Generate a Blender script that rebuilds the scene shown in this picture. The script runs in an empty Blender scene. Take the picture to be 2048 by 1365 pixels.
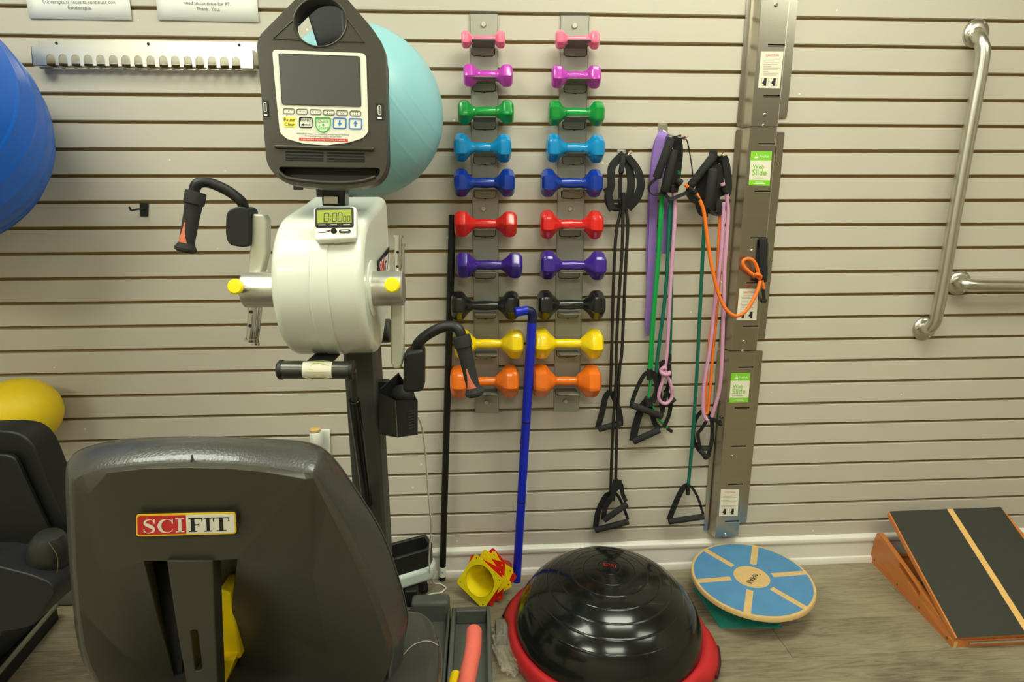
import bpy, bmesh, math, random
from mathutils import Vector, Matrix, Euler, noise
random.seed(7)
scn = bpy.context.scene
col = scn.collection

# ---------------------------------------------------------------- camera
loc=(0.0000, -1.8521, 1.2793); fpx=1155.93; rot=[[0.998452, -0.055539, -0.0029], [0.015122, 0.220952, 0.975167], [0.053519, 0.973702, -0.22145]]
cam = bpy.data.cameras.new('camera')
camo = bpy.data.objects.new('camera', cam); col.objects.link(camo)
cam.sensor_fit = 'HORIZONTAL'; cam.sensor_width = 36.0; cam.lens = fpx/2048*36.0
cam.clip_start = 0.02
r_, u_, f_ = [Vector(v) for v in rot]
mw = Matrix((r_, u_, -f_)).transposed().to_4x4(); mw.translation = Vector(loc)
camo.matrix_world = mw
scn.camera = camo

# ---------------------------------------------------------------- world, exposure
w = bpy.data.worlds.new('world'); scn.world = w; w.use_nodes = True
w.node_tree.nodes['Background'].inputs[0].default_value = (0.9, 0.85, 0.7, 1)
w.node_tree.nodes['Background'].inputs[1].default_value = 0.05
vs = scn.view_settings
vs.view_transform = 'Standard'; vs.look = 'None'; vs.gamma = 1.0; vs.use_curve_mapping = False
vs.exposure = 0.0
LIGHT_COL = (1.0, 1.045, 0.865)
LIGHT_E = 15.6
# ceiling lamps: x, y, size x, size y, strength factor
LIGHTS = [(0.75, -1.05, 1.2, 0.6, 1.0), (-1.3, -1.3, 1.2, 0.6, 0.95), (2.3, -1.9, 1.2, 0.6, 0.6), (0.3, -3.2, 1.2, 0.6, 0.8), (-1.9, -3.2, 1.2, 0.6, 1.35)]
CEIL = 2.75

# ---------------------------------------------------------------- materials
MATS = {}
def mat(name, c, rough=0.5, metal=0.0, var=0.06, scale=25.0, bump=0.0, bscale=None, spec=0.5, coat=0.0, emit=None, estr=0, trans=0, alpha=1, objvar=0.0, stretch=None, ior=1.45):
    if name in MATS: return MATS[name]
    m = bpy.data.materials.new(name); m.use_nodes = True
    nt = m.node_tree; b = nt.nodes['Principled BSDF']
    b.inputs['Roughness'].default_value = rough; b.inputs['Metallic'].default_value = metal
    b.inputs['Specular IOR Level'].default_value = spec
    b.inputs['Coat Weight'].default_value = coat
    b.inputs['IOR'].default_value = ior
    if trans: b.inputs['Transmission Weight'].default_value = trans
    if alpha < 1: b.inputs['Alpha'].default_value = alpha
    if emit:
        b.inputs['Emission Color'].default_value = (*emit, 1); b.inputs['Emission Strength'].default_value = estr
    tc = nt.nodes.new('ShaderNodeTexCoord'); mp = nt.nodes.new('ShaderNodeMapping')
    nt.links.new(tc.outputs['Object'], mp.inputs['Vector'])
    if stretch: mp.inputs['Scale'].default_value = stretch
    nz = nt.nodes.new('ShaderNodeTexNoise'); nz.inputs['Scale'].default_value = scale; nz.inputs['Detail'].default_value = 3
    nt.links.new(mp.outputs['Vector'], nz.inputs['Vector'])
    mx = nt.nodes.new('ShaderNodeMix'); mx.data_type = 'RGBA'
    mx.inputs[6].default_value = (*[max(0, x*(1-var)) for x in c], 1); mx.inputs[7].default_value = (*[min(1, x*(1+var)) for x in c], 1)
    nt.links.new(nz.outputs['Fac'], mx.inputs[0])
    nt.links.new(mx.outputs[2], b.inputs['Base Color'])
    if bump:
        n2 = nt.nodes.new('ShaderNodeTexNoise'); n2.inputs['Scale'].default_value = bscale or scale*6
        nt.links.new(mp.outputs['Vector'], n2.inputs['Vector'])
        bp = nt.nodes.new('ShaderNodeBump'); bp.inputs['Strength'].default_value = bump; bp.inputs['Distance'].default_value = 0.002
        nt.links.new(n2.outputs['Fac'], bp.inputs['Height']); nt.links.new(bp.outputs['Normal'], b.inputs['Normal'])
    MATS[name] = m
    return m

def s2l(*c):
    return tuple((x/255/12.92 if x/255 <= 0.04045 else ((x/255+0.055)/1.055)**2.4) for x in c)

WALL = mat('slat_paint', s2l(196, 188, 174), 0.42, var=0.03, scale=3.0, bump=0.05, bscale=60)
# scuffed paint chips on the slats
def add_chips(m):
    nt = m.node_tree; b = nt.nodes['Principled BSDF']
    old = b.inputs['Base Color'].links[0].from_socket
    tc = nt.nodes.new('ShaderNodeTexCoord'); oi = nt.nodes.new('ShaderNodeObjectInfo')
    ad = nt.nodes.new('ShaderNodeVectorMath'); ad.operation = 'ADD'
    cb = nt.nodes.new('ShaderNodeCombineXYZ')
    ml = nt.nodes.new('ShaderNodeMath'); ml.operation = 'MULTIPLY'; ml.inputs[1].default_value = 37.0
    nt.links.new(oi.outputs['Random'], ml.inputs[0]); nt.links.new(ml.outputs[0], cb.inputs[0])
    nt.links.new(tc.outputs['Object'], ad.inputs[0]); nt.links.new(cb.outputs[0], ad.inputs[1])
    vo = nt.nodes.new('ShaderNodeTexVoronoi'); vo.inputs['Scale'].default_value = 9.0
    n2 = nt.nodes.new('ShaderNodeTexNoise'); n2.inputs['Scale'].default_value = 120
    nt.links.new(ad.outputs[0], vo.inputs['Vector']); nt.links.new(ad.outputs[0], n2.inputs['Vector'])
    mm = nt.nodes.new('ShaderNodeMath'); mm.operation = 'MULTIPLY_ADD'; mm.inputs[1].default_value = 0.05
    nt.links.new(n2.outputs['Fac'], mm.inputs[0]); nt.links.new(vo.outputs['Distance'], mm.inputs[2])
    lt = nt.nodes.new('ShaderNodeMath'); lt.operation = 'LESS_THAN'; lt.inputs[1].default_value = 0.058
    nt.links.new(mm.outputs[0], lt.inputs[0])
    mx = nt.nodes.new('ShaderNodeMix'); mx.data_type = 'RGBA'
    nt.links.new(lt.outputs[0], mx.inputs[0]); nt.links.new(old, mx.inputs[6]); mx.inputs[7].default_value = (0.8, 0.77, 0.7, 1)
    nt.links.new(mx.outputs[2], b.inputs['Base Color'])
add_chips(WALL)
GROOVE = mat('mdf_core', s2l(160, 130, 80), 0.9, var=0.25, scale=8)
TRIM = mat('trim_white', s2l(226, 222, 212), 0.35, var=0.03, scale=6)
PAINT = mat('room_paint', s2l(186, 178, 160), 0.8, var=0.03, scale=3)
CEILM = mat('ceiling_tile', s2l(215, 212, 200), 0.9, var=0.05, scale=60)
STEEL = mat('brushed_steel', (0.62, 0.59, 0.52), 0.3, 1.0, var=0.08, scale=40, stretch=(1, 1, 0.05))
STEELH = mat('brushed_steel_wide', (0.72, 0.69, 0.61), 0.34, 1.0, var=0.08, scale=40, stretch=(0.05, 1, 1))
RAIL = mat('rail_steel', (0.50, 0.46, 0.39), 0.27, 1.0, var=0.08, scale=60, stretch=(0.05, 0.05, 1))
BOLT = mat('bolt_steel', s2l(196, 192, 176), 0.45, 0.3, var=0.05)
CHROME = mat('chrome', (0.75, 0.74, 0.71), 0.12, 1.0, var=0.02)
RACK = mat('rack_grey', s2l(166, 164, 152), 0.4, 0.15, var=0.06, scale=30)
RACKD = mat('rack_tab', s2l(122, 119, 108), 0.3, 0.3, var=0.05)
BLACK = mat('black_plastic', s2l(30, 30, 29), 0.45, var=0.1)
BLACKG = mat('black_gloss', s2l(20, 20, 21), 0.2, var=0.1)
RUBBER = mat('black_rubber', s2l(26, 26, 25), 0.6, var=0.15, bump=0.05)
FOAM = mat('black_foam', s2l(38, 38, 36), 0.85, var=0.15, bump=0.25, bscale=400)
WEB = mat('black_webbing', s2l(22, 21, 21), 0.8, var=0.2, scale=120, bump=0.2, bscale=500)
CHAR = mat('charcoal_plastic', s2l(60, 54, 43), 0.34, var=0.05, bump=0.06, bscale=500)
SHELL = mat('shell_plastic', s2l(60, 56, 46), 0.40, var=0.05, bump=0.06, bscale=600)
DGREY = mat('dark_grey_metal', s2l(66, 66, 60), 0.5, 0.2, var=0.06)
TRAYM = mat('tray_plastic', s2l(86, 88, 82), 0.5, var=0.06, bump=0.04)
LGREY = mat('light_grey_housing', s2l(218, 219, 208), 0.25, var=0.015, scale=4, coat=0.2)
COVER = mat('cover_plastic', s2l(196, 206, 200), 0.35, var=0.02)
ALU = mat('satin_aluminium', (0.66, 0.64, 0.57), 0.36, 0.9, var=0.04)
ARMP = mat('arm_paint', s2l(205, 204, 186), 0.35, 0.3, var=0.03)
YKNOB = mat('yellow_knob', s2l(246, 222, 20), 0.35, var=0.04)
YFRAME = mat('yellow_frame', s2l(238, 205, 10), 0.35, var=0.05)
CORAL = mat('coral_foam', s2l(222, 104, 88), 0.85, var=0.06, bump=0.2, bscale=300)
WHITE = mat('white_plastic', s2l(238, 236, 226), 0.3, var=0.015)
PANEL = mat('panel_overlay', s2l(226, 224, 208), 0.3, var=0.01)
SCREEN = mat('dark_screen', s2l(72, 72, 66), 0.35, var=0.02)
LCD = mat('lcd_green', s2l(150, 162, 60), 0.3, var=0.08, scale=12)
INK = mat('ink_black', s2l(28, 28, 26), 0.6)
INKG = mat('ink_grey', s2l(120, 118, 110), 0.6)
INKR = mat('ink_red', s2l(205, 44, 44), 0.5)
INKW = mat('ink_white', s2l(236, 234, 222), 0.5)
INKB = mat('ink_blue', s2l(40, 120, 205), 0.5)
INKGR = mat('ink_green', s2l(70, 185, 70), 0.5)
INKY = mat('ink_yellow', s2l(240, 225, 90), 0.5)
LIME = mat('label_green', s2l(128, 200, 48), 0.45)
PAPER = mat('paper', s2l(252, 251, 244), 0.7, var=0.01)
PCREAM = mat('label_cream', s2l(226, 220, 200), 0.5, var=0.01)
CORDW = mat('cord_white', s2l(228, 226, 214), 0.4)
WOODO = mat('orange_wood', s2l(196, 118, 58), 0.38, var=0.22, scale=14, stretch=(6, 0.6, 6))
WOODL = mat('light_wood', s2l(228, 180, 108), 0.4, var=0.12, scale=20, stretch=(6, 0.6, 6))
WOODP = mat('ply_wood', s2l(206, 172, 116), 0.45, var=0.18, scale=30, stretch=(1, 1, 14))
BOARDB = mat('board_blue', s2l(78, 132, 176), 0.55, var=0.16, scale=18)
GRIP = mat('grip_black', s2l(55, 55, 48), 0.9, var=0.14, scale=220, bump=0.35, bscale=500)
TEAL = mat('teal_mat', s2l(38, 142, 128), 0.8, var=0.15, scale=60, bump=0.3, bscale=300)
REDR = mat('red_rim', s2l(184, 32, 38), 0.42, var=0.05)
DOME = mat('black_dome', s2l(19, 20, 18), 0.16, var=0.25, scale=9, coat=0.15)
BALLB = mat('ball_blue', s2l(8, 96, 206), 0.36, var=0.05, scale=4)
BALLA = mat('ball_aqua', s2l(140, 194, 202), 0.36, var=0.04, scale=4)
BALLY = mat('ball_yellow', s2l(244, 208, 30), 0.5, var=0.06, scale=50, bump=0.05)
CONEY = mat('cone_yellow', s2l(246, 222, 20), 0.4, var=0.04)
CONER = mat('cone_red', s2l(224, 34, 20), 0.4, var=0.04)
POLEB = mat('pole_blue', s2l(20, 40, 190), 0.4, var=0.06)
PURPLE = mat('band_purple', s2l(142, 108, 184), 0.6, var=0.06)
GREENL = mat('tube_green', s2l(16, 150, 72), 0.4, var=0.05)
GREEND = mat('tube_dark_green', s2l(18, 98, 80), 0.4, var=0.05)
PINKT = mat('tube_pink', s2l(206, 150, 182), 0.5, var=0.04)
ORANGET = mat('tube_orange', s2l(240, 118, 36), 0.4, var=0.05)
TUBEB = mat('tube_black', s2l(34, 31, 27), 0.5, var=0.08)

def vinyl(name, c, rough=0.25):
    m = mat(name, c, rough, var=0.05, scale=9, coat=0.4)
    return m

def leather():
    if 'black_vinyl' in MATS: return MATS['black_vinyl']
    m = mat('black_vinyl', s2l(54, 53, 49), 0.36, var=0.1, scale=30, spec=0.9, coat=0.25)
    nt = m.node_tree; b = nt.nodes['Principled BSDF']
    tc = nt.nodes.new('ShaderNodeTexCoord')
    br = nt.nodes.new('ShaderNodeTexVoronoi'); br.inputs['Scale'].default_value = 260
    mp = nt.nodes.new('ShaderNodeMapping'); mp.inputs['Scale'].default_value = (1, 1, 0.7); mp.inputs['Rotation'].default_value = (0, 0.6, 0)
    nt.links.new(tc.outputs['Object'], mp.inputs['Vector']); nt.links.new(mp.outputs[0], br.inputs['Vector'])
    bp = nt.nodes.new('ShaderNodeBump'); bp.inputs['Strength'].default_value = 0.3; bp.inputs['Distance'].default_value = 0.001
    nt.links.new(br.outputs['Distance'], bp.inputs['Height']); nt.links.new(bp.outputs[0], b.inputs['Normal'])
    return m
LEATHER = leather()

def plank_mat():
    m = bpy.data.materials.new('vinyl_plank'); m.use_nodes = True
    nt = m.node_tree; b = nt.nodes['Principled BSDF']; b.inputs['Roughness'].default_value = 0.42
    tc = nt.nodes.new('ShaderNodeTexCoord'); oi = nt.nodes.new('ShaderNodeObjectInfo')
    ml = nt.nodes.new('ShaderNodeMath'); ml.operation = 'MULTIPLY'; ml.inputs[1].default_value = 51.0
    nt.links.new(oi.outputs['Random'], ml.inputs[0])
    cb = nt.nodes.new('ShaderNodeCombineXYZ'); nt.links.new(ml.outputs[0], cb.inputs[0]); nt.links.new(ml.outputs[0], cb.inputs[1])
    ad = nt.nodes.new('ShaderNodeVectorMath'); nt.links.new(tc.outputs['Object'], ad.inputs[0]); nt.links.new(cb.outputs[0], ad.inputs[1])
    mp = nt.nodes.new('ShaderNodeMapping'); mp.inputs['Scale'].default_value = (1.0, 8.5, 1.0)
    nt.links.new(ad.outputs[0], mp.inputs['Vector'])
    n1 = nt.nodes.new('ShaderNodeTexNoise'); n1.inputs['Scale'].default_value = 6.5; n1.inputs['Detail'].default_value = 8; n1.inputs['Roughness'].default_value = 0.65; n1.inputs['Distortion'].default_value = 1.6
    nt.links.new(mp.outputs[0], n1.inputs['Vector'])
    wv = nt.nodes.new('ShaderNodeTexNoise'); wv.inputs['Scale'].default_value = 2.2; wv.inputs['Detail'].default_value = 3
    nt.links.new(ad.outputs[0], wv.inputs['Vector'])
    cr = nt.nodes.new('ShaderNodeValToRGB')
    e = cr.color_ramp.elements
    e[0].position = 0.32; e[0].color = (*s2l(84, 76, 60), 1)
    e[1].position = 0.66; e[1].color = (*s2l(174, 161, 134), 1)
    x = cr.color_ramp.elements.new(0.5); x.color = (*s2l(146, 135, 111), 1)
    mxf = nt.nodes.new('ShaderNodeMath'); mxf.operation = 'MULTIPLY_ADD'; mxf.inputs[1].default_value = 0.55
    sc2 = nt.nodes.new('ShaderNodeMath'); sc2.operation = 'MULTIPLY'; sc2.inputs[1].default_value = 0.45
    nt.links.new(wv.outputs['Fac'], sc2.inputs[0]); nt.links.new(n1.outputs['Fac'], mxf.inputs[0]); nt.links.new(sc2.outputs[0], mxf.inputs[2])
    nt.links.new(mxf.outputs[0], cr.inputs['Fac'])
    hv = nt.nodes.new('ShaderNodeHueSaturation')
    rr = nt.nodes.new('ShaderNodeMapRange'); rr.inputs[3].default_value = 0.76; rr.inputs[4].default_value = 0.98
    nt.links.new(oi.outputs['Random'], rr.inputs[0]); nt.links.new(rr.outputs[0], hv.inputs['Value'])
    nt.links.new(cr.outputs['Color'], hv.inputs['Color']); nt.links.new(hv.outputs['Color'], b.inputs['Base Color'])
    bp = nt.nodes.new('ShaderNodeBump'); bp.inputs['Strength'].default_value = 0.12; bp.inputs['Distance'].default_value = 0.001
    nt.links.new(n1.outputs['Fac'], bp.inputs['Height']); nt.links.new(bp.outputs[0], b.inputs['Normal'])
    return m
PLANK = plank_mat()

# ---------------------------------------------------------------- helpers
ORG = {}
def origin_of(o):
    return ORG.get(o.name, Vector((0, 0, 0))) if o else Vector((0, 0, 0))
def thing(name, label, cat, loc=(0, 0, 0), group=None):
    o = bpy.data.objects.new(name, None); col.objects.link(o); o.empty_display_size = 0.05
    o.location = loc; ORG[o.name] = Vector(loc)
    o['label'] = label; o['category'] = cat
    if group: o['group'] = group
    return o
def obj(name, bm, m, parent=None, smooth=True, bevel=0.0, seg=2, sub=0, angle=40, label=None, mods=None):
    me = bpy.data.meshes.new(name)
    bmesh.ops.recalc_face_normals(bm, faces=bm.faces[:])
    off = origin_of(parent)
    if off.length: bmesh.ops.translate(bm, verts=bm.verts[:], vec=-off)
    bm.to_mesh(me); bm.free()
    if smooth:
        me.shade_smooth(); me.set_sharp_from_angle(angle=math.radians(angle))
    me.materials.append(m)
    o = bpy.data.objects.new(name, me); col.objects.link(o)
    if parent: o.parent = parent
    ORG[o.name] = off
    if bevel:
        b = o.modifiers.new('bevel', 'BEVEL'); b.width = bevel; b.segments = seg; b.limit_method = 'ANGLE'; b.angle_limit = math.radians(35)
    if sub:
        s = o.modifiers.new('sub', 'SUBSURF'); s.levels = sub; s.render_levels = sub
    if label: o['label'] = label
    return o
def tag(o, label, cat, group=None):
    me = o.data
    if o.type == 'MESH' and o.location.length == 0:
        xs = [v.co for v in me.vertices]
        lo = Vector([min(v[i] for v in xs) for i in range(3)]); hi = Vector([max(v[i] for v in xs) for i in range(3)])
        c = Vector(((lo.x+hi.x)/2, (lo.y+hi.y)/2, lo.z))
        me.transform(Matrix.Translation(-c)); o.location = c; ORG[o.name] = c
    o['label'] = label; o['category'] = cat
    if group: o['group'] = group
    return o
def struct(name, bm, m, parent=None, **k):
    o = obj(name, bm, m, parent, **k)
    if not parent: o['kind'] = 'structure'
    return o
def dup(o, parent=None):
    c = o.copy(); col.objects.link(c)
    if parent: c.parent = parent
    ORG[c.name] = ORG.get(o.name, Vector((0, 0, 0)))
    for ch in list(o.children): dup(ch, c)
    return c
def V(p): return Vector(p)
def box(bm, lo, hi, M=None):
    lo, hi = V(lo), V(hi)
    vs = [Vector((x, y, z)) for x in (lo.x, hi.x) for y in (lo.y, hi.y) for z in (lo.z, hi.z)]
    if M: vs = [M @ v for v in vs]
    b = [bm.verts.new(v) for v in vs]
    for f in ((0, 1, 3, 2), (4, 6, 7, 5), (0, 4, 5, 1), (2, 3, 7, 6), (0, 2, 6, 4), (1, 5, 7, 3)):
        bm.faces.new([b[i] for i in f])
    return b
def BM(): return bmesh.new()
def bx(lo, hi, M=None):
    bm = BM(); box(bm, lo, hi, M); return bm
def basis(d, hint=(0, 0, 1)):
    d = V(d).normalized(); h = V(hint)
    if abs(d.dot(h.normalized())) > 0.97: h = Vector((1, 0, 0)) if abs(d.x) < 0.9 else Vector((0, 1, 0))
    a = d.cross(h).normalized(); return a, d.cross(a).normalized(), d
def catmull(pts, n=6, closed=False):
    P = [V(p) for p in pts]
    if len(P) < 3: return P
    out = []
    N = len(P)
    for i in range(N if closed else N-1):
        if closed: p0, p1, p2, p3 = P[(i-1) % N], P[i], P[(i+1) % N], P[(i+2) % N]
        else: p0, p1, p2, p3 = P[max(i-1, 0)], P[i], P[i+1], P[min(i+2, N-1)]
        for k in range(n):
            t = k/n; t2, t3 = t*t, t*t*t
            out.append(0.5*((2*p1)+(p2-p0)*t+(2*p0-5*p1+4*p2-p3)*t2+(3*p1-p0-3*p2+p3)*t3))
    if not closed: out.append(P[-1])
    return out
def tube(bm, pts, r, seg=10, n=6, cap=True, smooth=True, closed=False):
    P = catmull(pts, n, closed) if smooth else [V(p) for p in pts]
    N = len(P); R = r if callable(r) else (lambda t: r)
    rings = []; up = None
    for i, p in enumerate(P):
        if closed: d = P[(i+1) % N]-P[i-1]
        else: d = P[min(i+1, N-1)]-P[max(i-1, 0)]
        if d.length < 1e-9: d = Vector((0, 0, 1))
        d.normalize()
        if up is None: up = basis(d)[0]
        up = (up-d*up.dot(d))
        if up.length < 1e-6: up = basis(d)[0]
        up.normalize(); s = d.cross(up); rad = R(i/max(N-1, 1))
        rings.append([bm.verts.new(p+rad*(math.cos(2*math.pi*k/seg)*up+math.sin(2*math.pi*k/seg)*s)) for k in range(seg)])
    for i in range(N if closed else N-1):
        a, b = rings[i], rings[(i+1) % N]
        for k in range(seg): bm.faces.new((a[k], a[(k+1) % seg], b[(k+1) % seg], b[k]))
    if cap and not closed:
        bm.faces.new(rings[0][::-1]); bm.faces.new(rings[-1])
    return bm
def cyl(bm, a, b, r0, r1=None, seg=24): 
    r1 = r0 if r1 is None else r1
    return tube(bm, [a, b], lambda t: r0+(r1-r0)*t, seg, smooth=False)
def lathe(bm, prof, o=(0, 0, 0), ax=(0, 0, 1), seg=32, hint=(0, 1, 0), ph=0):
    # prof: list of (radius, height); first/last with radius 0 close to a point
    a, b, d = basis(ax, hint); o = V(o); rings = []
    for r, h in prof:
        if r < 1e-6: rings.append([bm.verts.new(o+d*h)])
        else: rings.append([bm.verts.new(o+d*h+r*(math.cos(2*math.pi*k/seg+ph)*a+math.sin(2*math.pi*k/seg+ph)*b)) for k in range(seg)])
    for A, B in zip(rings, rings[1:]):
        for k in range(seg):
            q = [A[k % len(A)], A[(k+1) % len(A)], B[(k+1) % len(B)], B[k % len(B)]]
            u = []
            for v in q:
                if v not in u: u.append(v)
            if len(u) > 2: bm.faces.new(u)
    return bm
def prism(bm, pts, vec, holes=()):
    # extrude a planar polygon (with holes) along vec
    vec = V(vec)
    def loop(ps):
        vs = [bm.verts.new(V(p)) for p in ps]
        return vs, [bm.edges.new((vs[i], vs[(i+1) % len(vs)])) for i in range(len(vs))]
    if not holes:
        f = [bm.faces.new([bm.verts.new(V(p)) for p in pts])]
    else:
        es = []
        for l in [pts]+list(holes): es += loop(l)[1]
        n = (V(pts[1])-V(pts[0])).cross(V(pts[2])-V(pts[0]))
        f = [g for g in bmesh.ops.triangle_fill(bm, edges=es, use_beauty=True)['geom'] if isinstance(g, bmesh.types.BMFace)]
    if vec.length > 0:
        g = bmesh.ops.extrude_face_region(bm, geom=f)
        bmesh.ops.translate(bm, verts=[e for e in g['geom'] if isinstance(e, bmesh.types.BMVert)], vec=vec)
        bm.faces.ensure_lookup_table()
    return bm
def rp(pts, r=0.01, seg=4):
    # round the corners of a closed polygon of 3-D points
    P = [V(p) for p in pts]; out = []; N = len(P)
    for i in range(N):
        p, a, b = P[i], P[i-1], P[(i+1) % N]
        ri = r[i] if isinstance(r, (list, tuple)) else r
        da, db = a-p, b-p
        if ri <= 0: out.append(p); continue
        k = min(ri, da.length*0.49, db.length*0.49)
        s, e = p+da.normalized()*k, p+db.normalized()*k
        for j in range(seg+1):
            t = j/seg; out.append(s*(1-t)**2+p*2*t*(1-t)+e*t*t)
    return out
def shift(pts, v): return [V(p)+V(v) for p in pts]
def plate(pts, n, th=0.0004, r=0, seg=3):
    # thin flat print or sheet: polygon pts pushed out along n by th
    bm = BM(); P = rp(pts, r, seg) if r else [V(p) for p in pts]
    prism(bm, P, V(n).normalized()*th); return bm
def nrm(pts, toward=(0, -1, 0.1)):
    a, b, c = V(pts[0]), V(pts[1]), V(pts[2]); n = (b-a).cross(c-a).normalized()
    return n if n.dot(V(toward)) > 0 else -n
def ribbon(bm, pts, wdir, width, th=0.0016, n=6):
    # flat strap along pts; wdir gives the width direction (one vector or a list per point)
    P = catmull(pts, n); N = len(P)
    wl = [V(x) for x in wdir] if isinstance(wdir, list) else [V(wdir)]*len(pts)
    Wd = catmull(wl, n) if len(wl) > 2 else None
    rings = []
    for i, p in enumerate(P):
        d = (P[min(i+1, N-1)]-P[max(i-1, 0)]).normalized()
        wv = (Wd[i] if Wd else wl[0].lerp(wl[-1], i/max(N-1, 1)))
        wv = wv-d*wv.dot(d)
        if wv.length < 1e-6: wv = basis(d)[0]
        wv.normalize(); t = d.cross(wv)
        wd = width[0]+(width[1]-width[0])*i/(N-1) if isinstance(width, tuple) else width
        rings.append([bm.verts.new(p+wv*sx*wd/2+t*sy*th/2) for sx, sy in ((-1, -1), (1, -1), (1, 1), (-1, 1))])
    for a, b in zip(rings, rings[1:]):
        for k in range(4): bm.faces.new((a[k], a[(k+1) % 4], b[(k+1) % 4], b[k]))
    bm.faces.new(rings[0][::-1]); bm.faces.new(rings[-1])
    return bm
def text(body, pL, pR, n, m, parent, name='lettering', off=0.0006, hs=1.0, sheet=0.0002):
    # flat lettering fitted between two points, facing n
    cu = bpy.data.curves.new('txt', 'FONT'); cu.body = body; cu.size = 1.0; cu.extrude = 0.0; cu.resolution_u = 3
    to = bpy.data.objects.new('txt', cu); col.objects.link(to)
    bpy.context.view_layer.update()
    me = bpy.data.meshes.new_from_object(to.evaluated_get(bpy.context.evaluated_depsgraph_get()))
    bpy.data.objects.remove(to); bpy.data.curves.remove(cu)
    xs = [v.co.x for v in me.vertices]
    if not xs: return None
    x0, x1 = min(xs), max(xs); pL, pR, n = V(pL), V(pR), V(n).normalized()
    d = (pR-pL); s = d.length/(x1-x0); d.normalize(); up = n.cross(d).normalized()
    mesh_off = origin_of(parent)
    for v in me.vertices:
        c = v.co; v.co = pL+d*((c.x-x0)*s)+up*(c.y*s*hs)+n*off-mesh_off
    me.materials.clear(); me.materials.append(m); me.name = name
    o = bpy.data.objects.new(name, me); col.objects.link(o)
    if parent: o.parent = parent
    ORG[o.name] = mesh_off
    return o
def circle(c, u, v, r, n=24, r2=None):
    c, u, v = V(c), V(u).normalized(), V(v).normalized(); r2 = r2 or r
    return [c+u*r*math.cos(2*math.pi*k/n)+v*r2*math.sin(2*math.pi*k/n) for k in range(n)]
def bolt(name, p, r, parent, m=None, n=(0, -1, 0), h=0.004):
    bm = BM(); lathe(bm, [(r*1.0, 0), (r*1.0, h*0.4), (r*0.8, h), (0, h)], p, n, 10); return obj(name, bm, m or CHROME, parent)

# ---------------------------------------------------------------- ceiling lamps (outside the frame, they light the room)
for i, (x, y, sx, sy, k) in enumerate(LIGHTS):
    t = thing('ceiling_light', 'recessed fluorescent ceiling panel above the %s' % ['weights wall', 'exercise balls', 'slant board end', 'room behind the viewer', 'far corner of the room'][i], 'light', (x, y, CEIL-0.03), 'fluorescent panels in the ceiling')
    bm = BM(); o_ = [(x-sx/2-.03, y-sy/2-.03, CEIL-.03), (x+sx/2+.03, y-sy/2-.03, CEIL-.03), (x+sx/2+.03, y+sy/2+.03, CEIL-.03), (x-sx/2-.03, y+sy/2+.03, CEIL-.03)]
    i_ = [(x-sx/2, y-sy/2, CEIL-.03), (x+sx/2, y-sy/2, CEIL-.03), (x+sx/2, y+sy/2, CEIL-.03), (x-sx/2, y+sy/2, CEIL-.03)]
    prism(bm, o_, (0, 0, .03), [i_]); obj('frame', bm, TRIM, t, smooth=False)
    obj('diffuser', bx((x-sx/2, y-sy/2, CEIL-.022), (x+sx/2, y+sy/2, CEIL-.012)), mat('lamp_%d' % i, (0.9, 0.9, 0.85), 0.6, emit=LIGHT_COL, estr=LIGHT_E*k), t, smooth=False)

# ---------------------------------------------------------------- room shell
X0, X1, Y0 = -3.0, 3.3, -4.6
struct('ceiling', bx((X0, Y0, CEIL), (X1, 0.03, CEIL+.1)), CEILM, smooth=False)
struct('wall_left', bx((X0-.1, Y0, 0), (X0, 0.03, CEIL)), PAINT, smooth=False)
struct('wall_right', bx((X1, Y0, 0), (X1+.1, 0.03, CEIL)), PAINT, smooth=False)
struct('wall_front', bx((X0, Y0-.1, 0), (X1, Y0, CEIL)), PAINT, smooth=False)
# slat wall: backing board, one slat after another with open grooves between
PITCH, ZG, GAP = 0.0762, 1.838, 0.0098
wb = struct('wall_back', bx((X0, 0.014, 0), (X1, 0.05, CEIL)), GROOVE, smooth=False)
bm = BM(); h = (PITCH-GAP)/2; L = (X1-X0)/2
prof = [(0.0135, -h), (0.001, -h), (0, -h+.001), (0, h-.001), (0.001, h), (0.0135, h)]
va = [bm.verts.new((-L, y, z)) for y, z in prof]; vb = [bm.verts.new((L, y, z)) for y, z in prof]
for i in range(6): bm.faces.new((va[i], va[(i+1) % 6], vb[(i+1) % 6], vb[i]))
bm.faces.new(va[::-1]); bm.faces.new(vb)
slat = obj('slat', bm, WALL, wb, smooth=False)
k0 = 0
for k in range(-11, 24):
    zc = ZG-PITCH*(k+.5)
    if zc < 0.04: break
    if zc+h > CEIL: continue
    s = slat if k0 == 0 else slat.copy()
    if k0: col.objects.link(s); s.parent = wb
    k0 = 1; s.location = ((X0+X1)/2, 0, zc)
# baseboard with bead and shoe moulding
bm = BM()
pr = [(0, 0), (-.022, 0), (-.022, .012), (-.018, .021), (-.012, .024), (-.012, .078), (-.016, .083), (-.018, .092), (-.016, .1), (-.009, .106), (0, .108)]
va = [bm.verts.new((X0, y, z)) for y, z in pr]; vb = [bm.verts.new((X1, y, z)) for y, z in pr]
for i in range(len(pr)): bm.faces.new((va[i], va[(i+1) % len(pr)], vb[(i+1) % len(pr)], vb[i]))
bm.faces.new(va[::-1]); bm.faces.new(vb)
struct('baseboard_back', bm, TRIM, angle=30)
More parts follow.
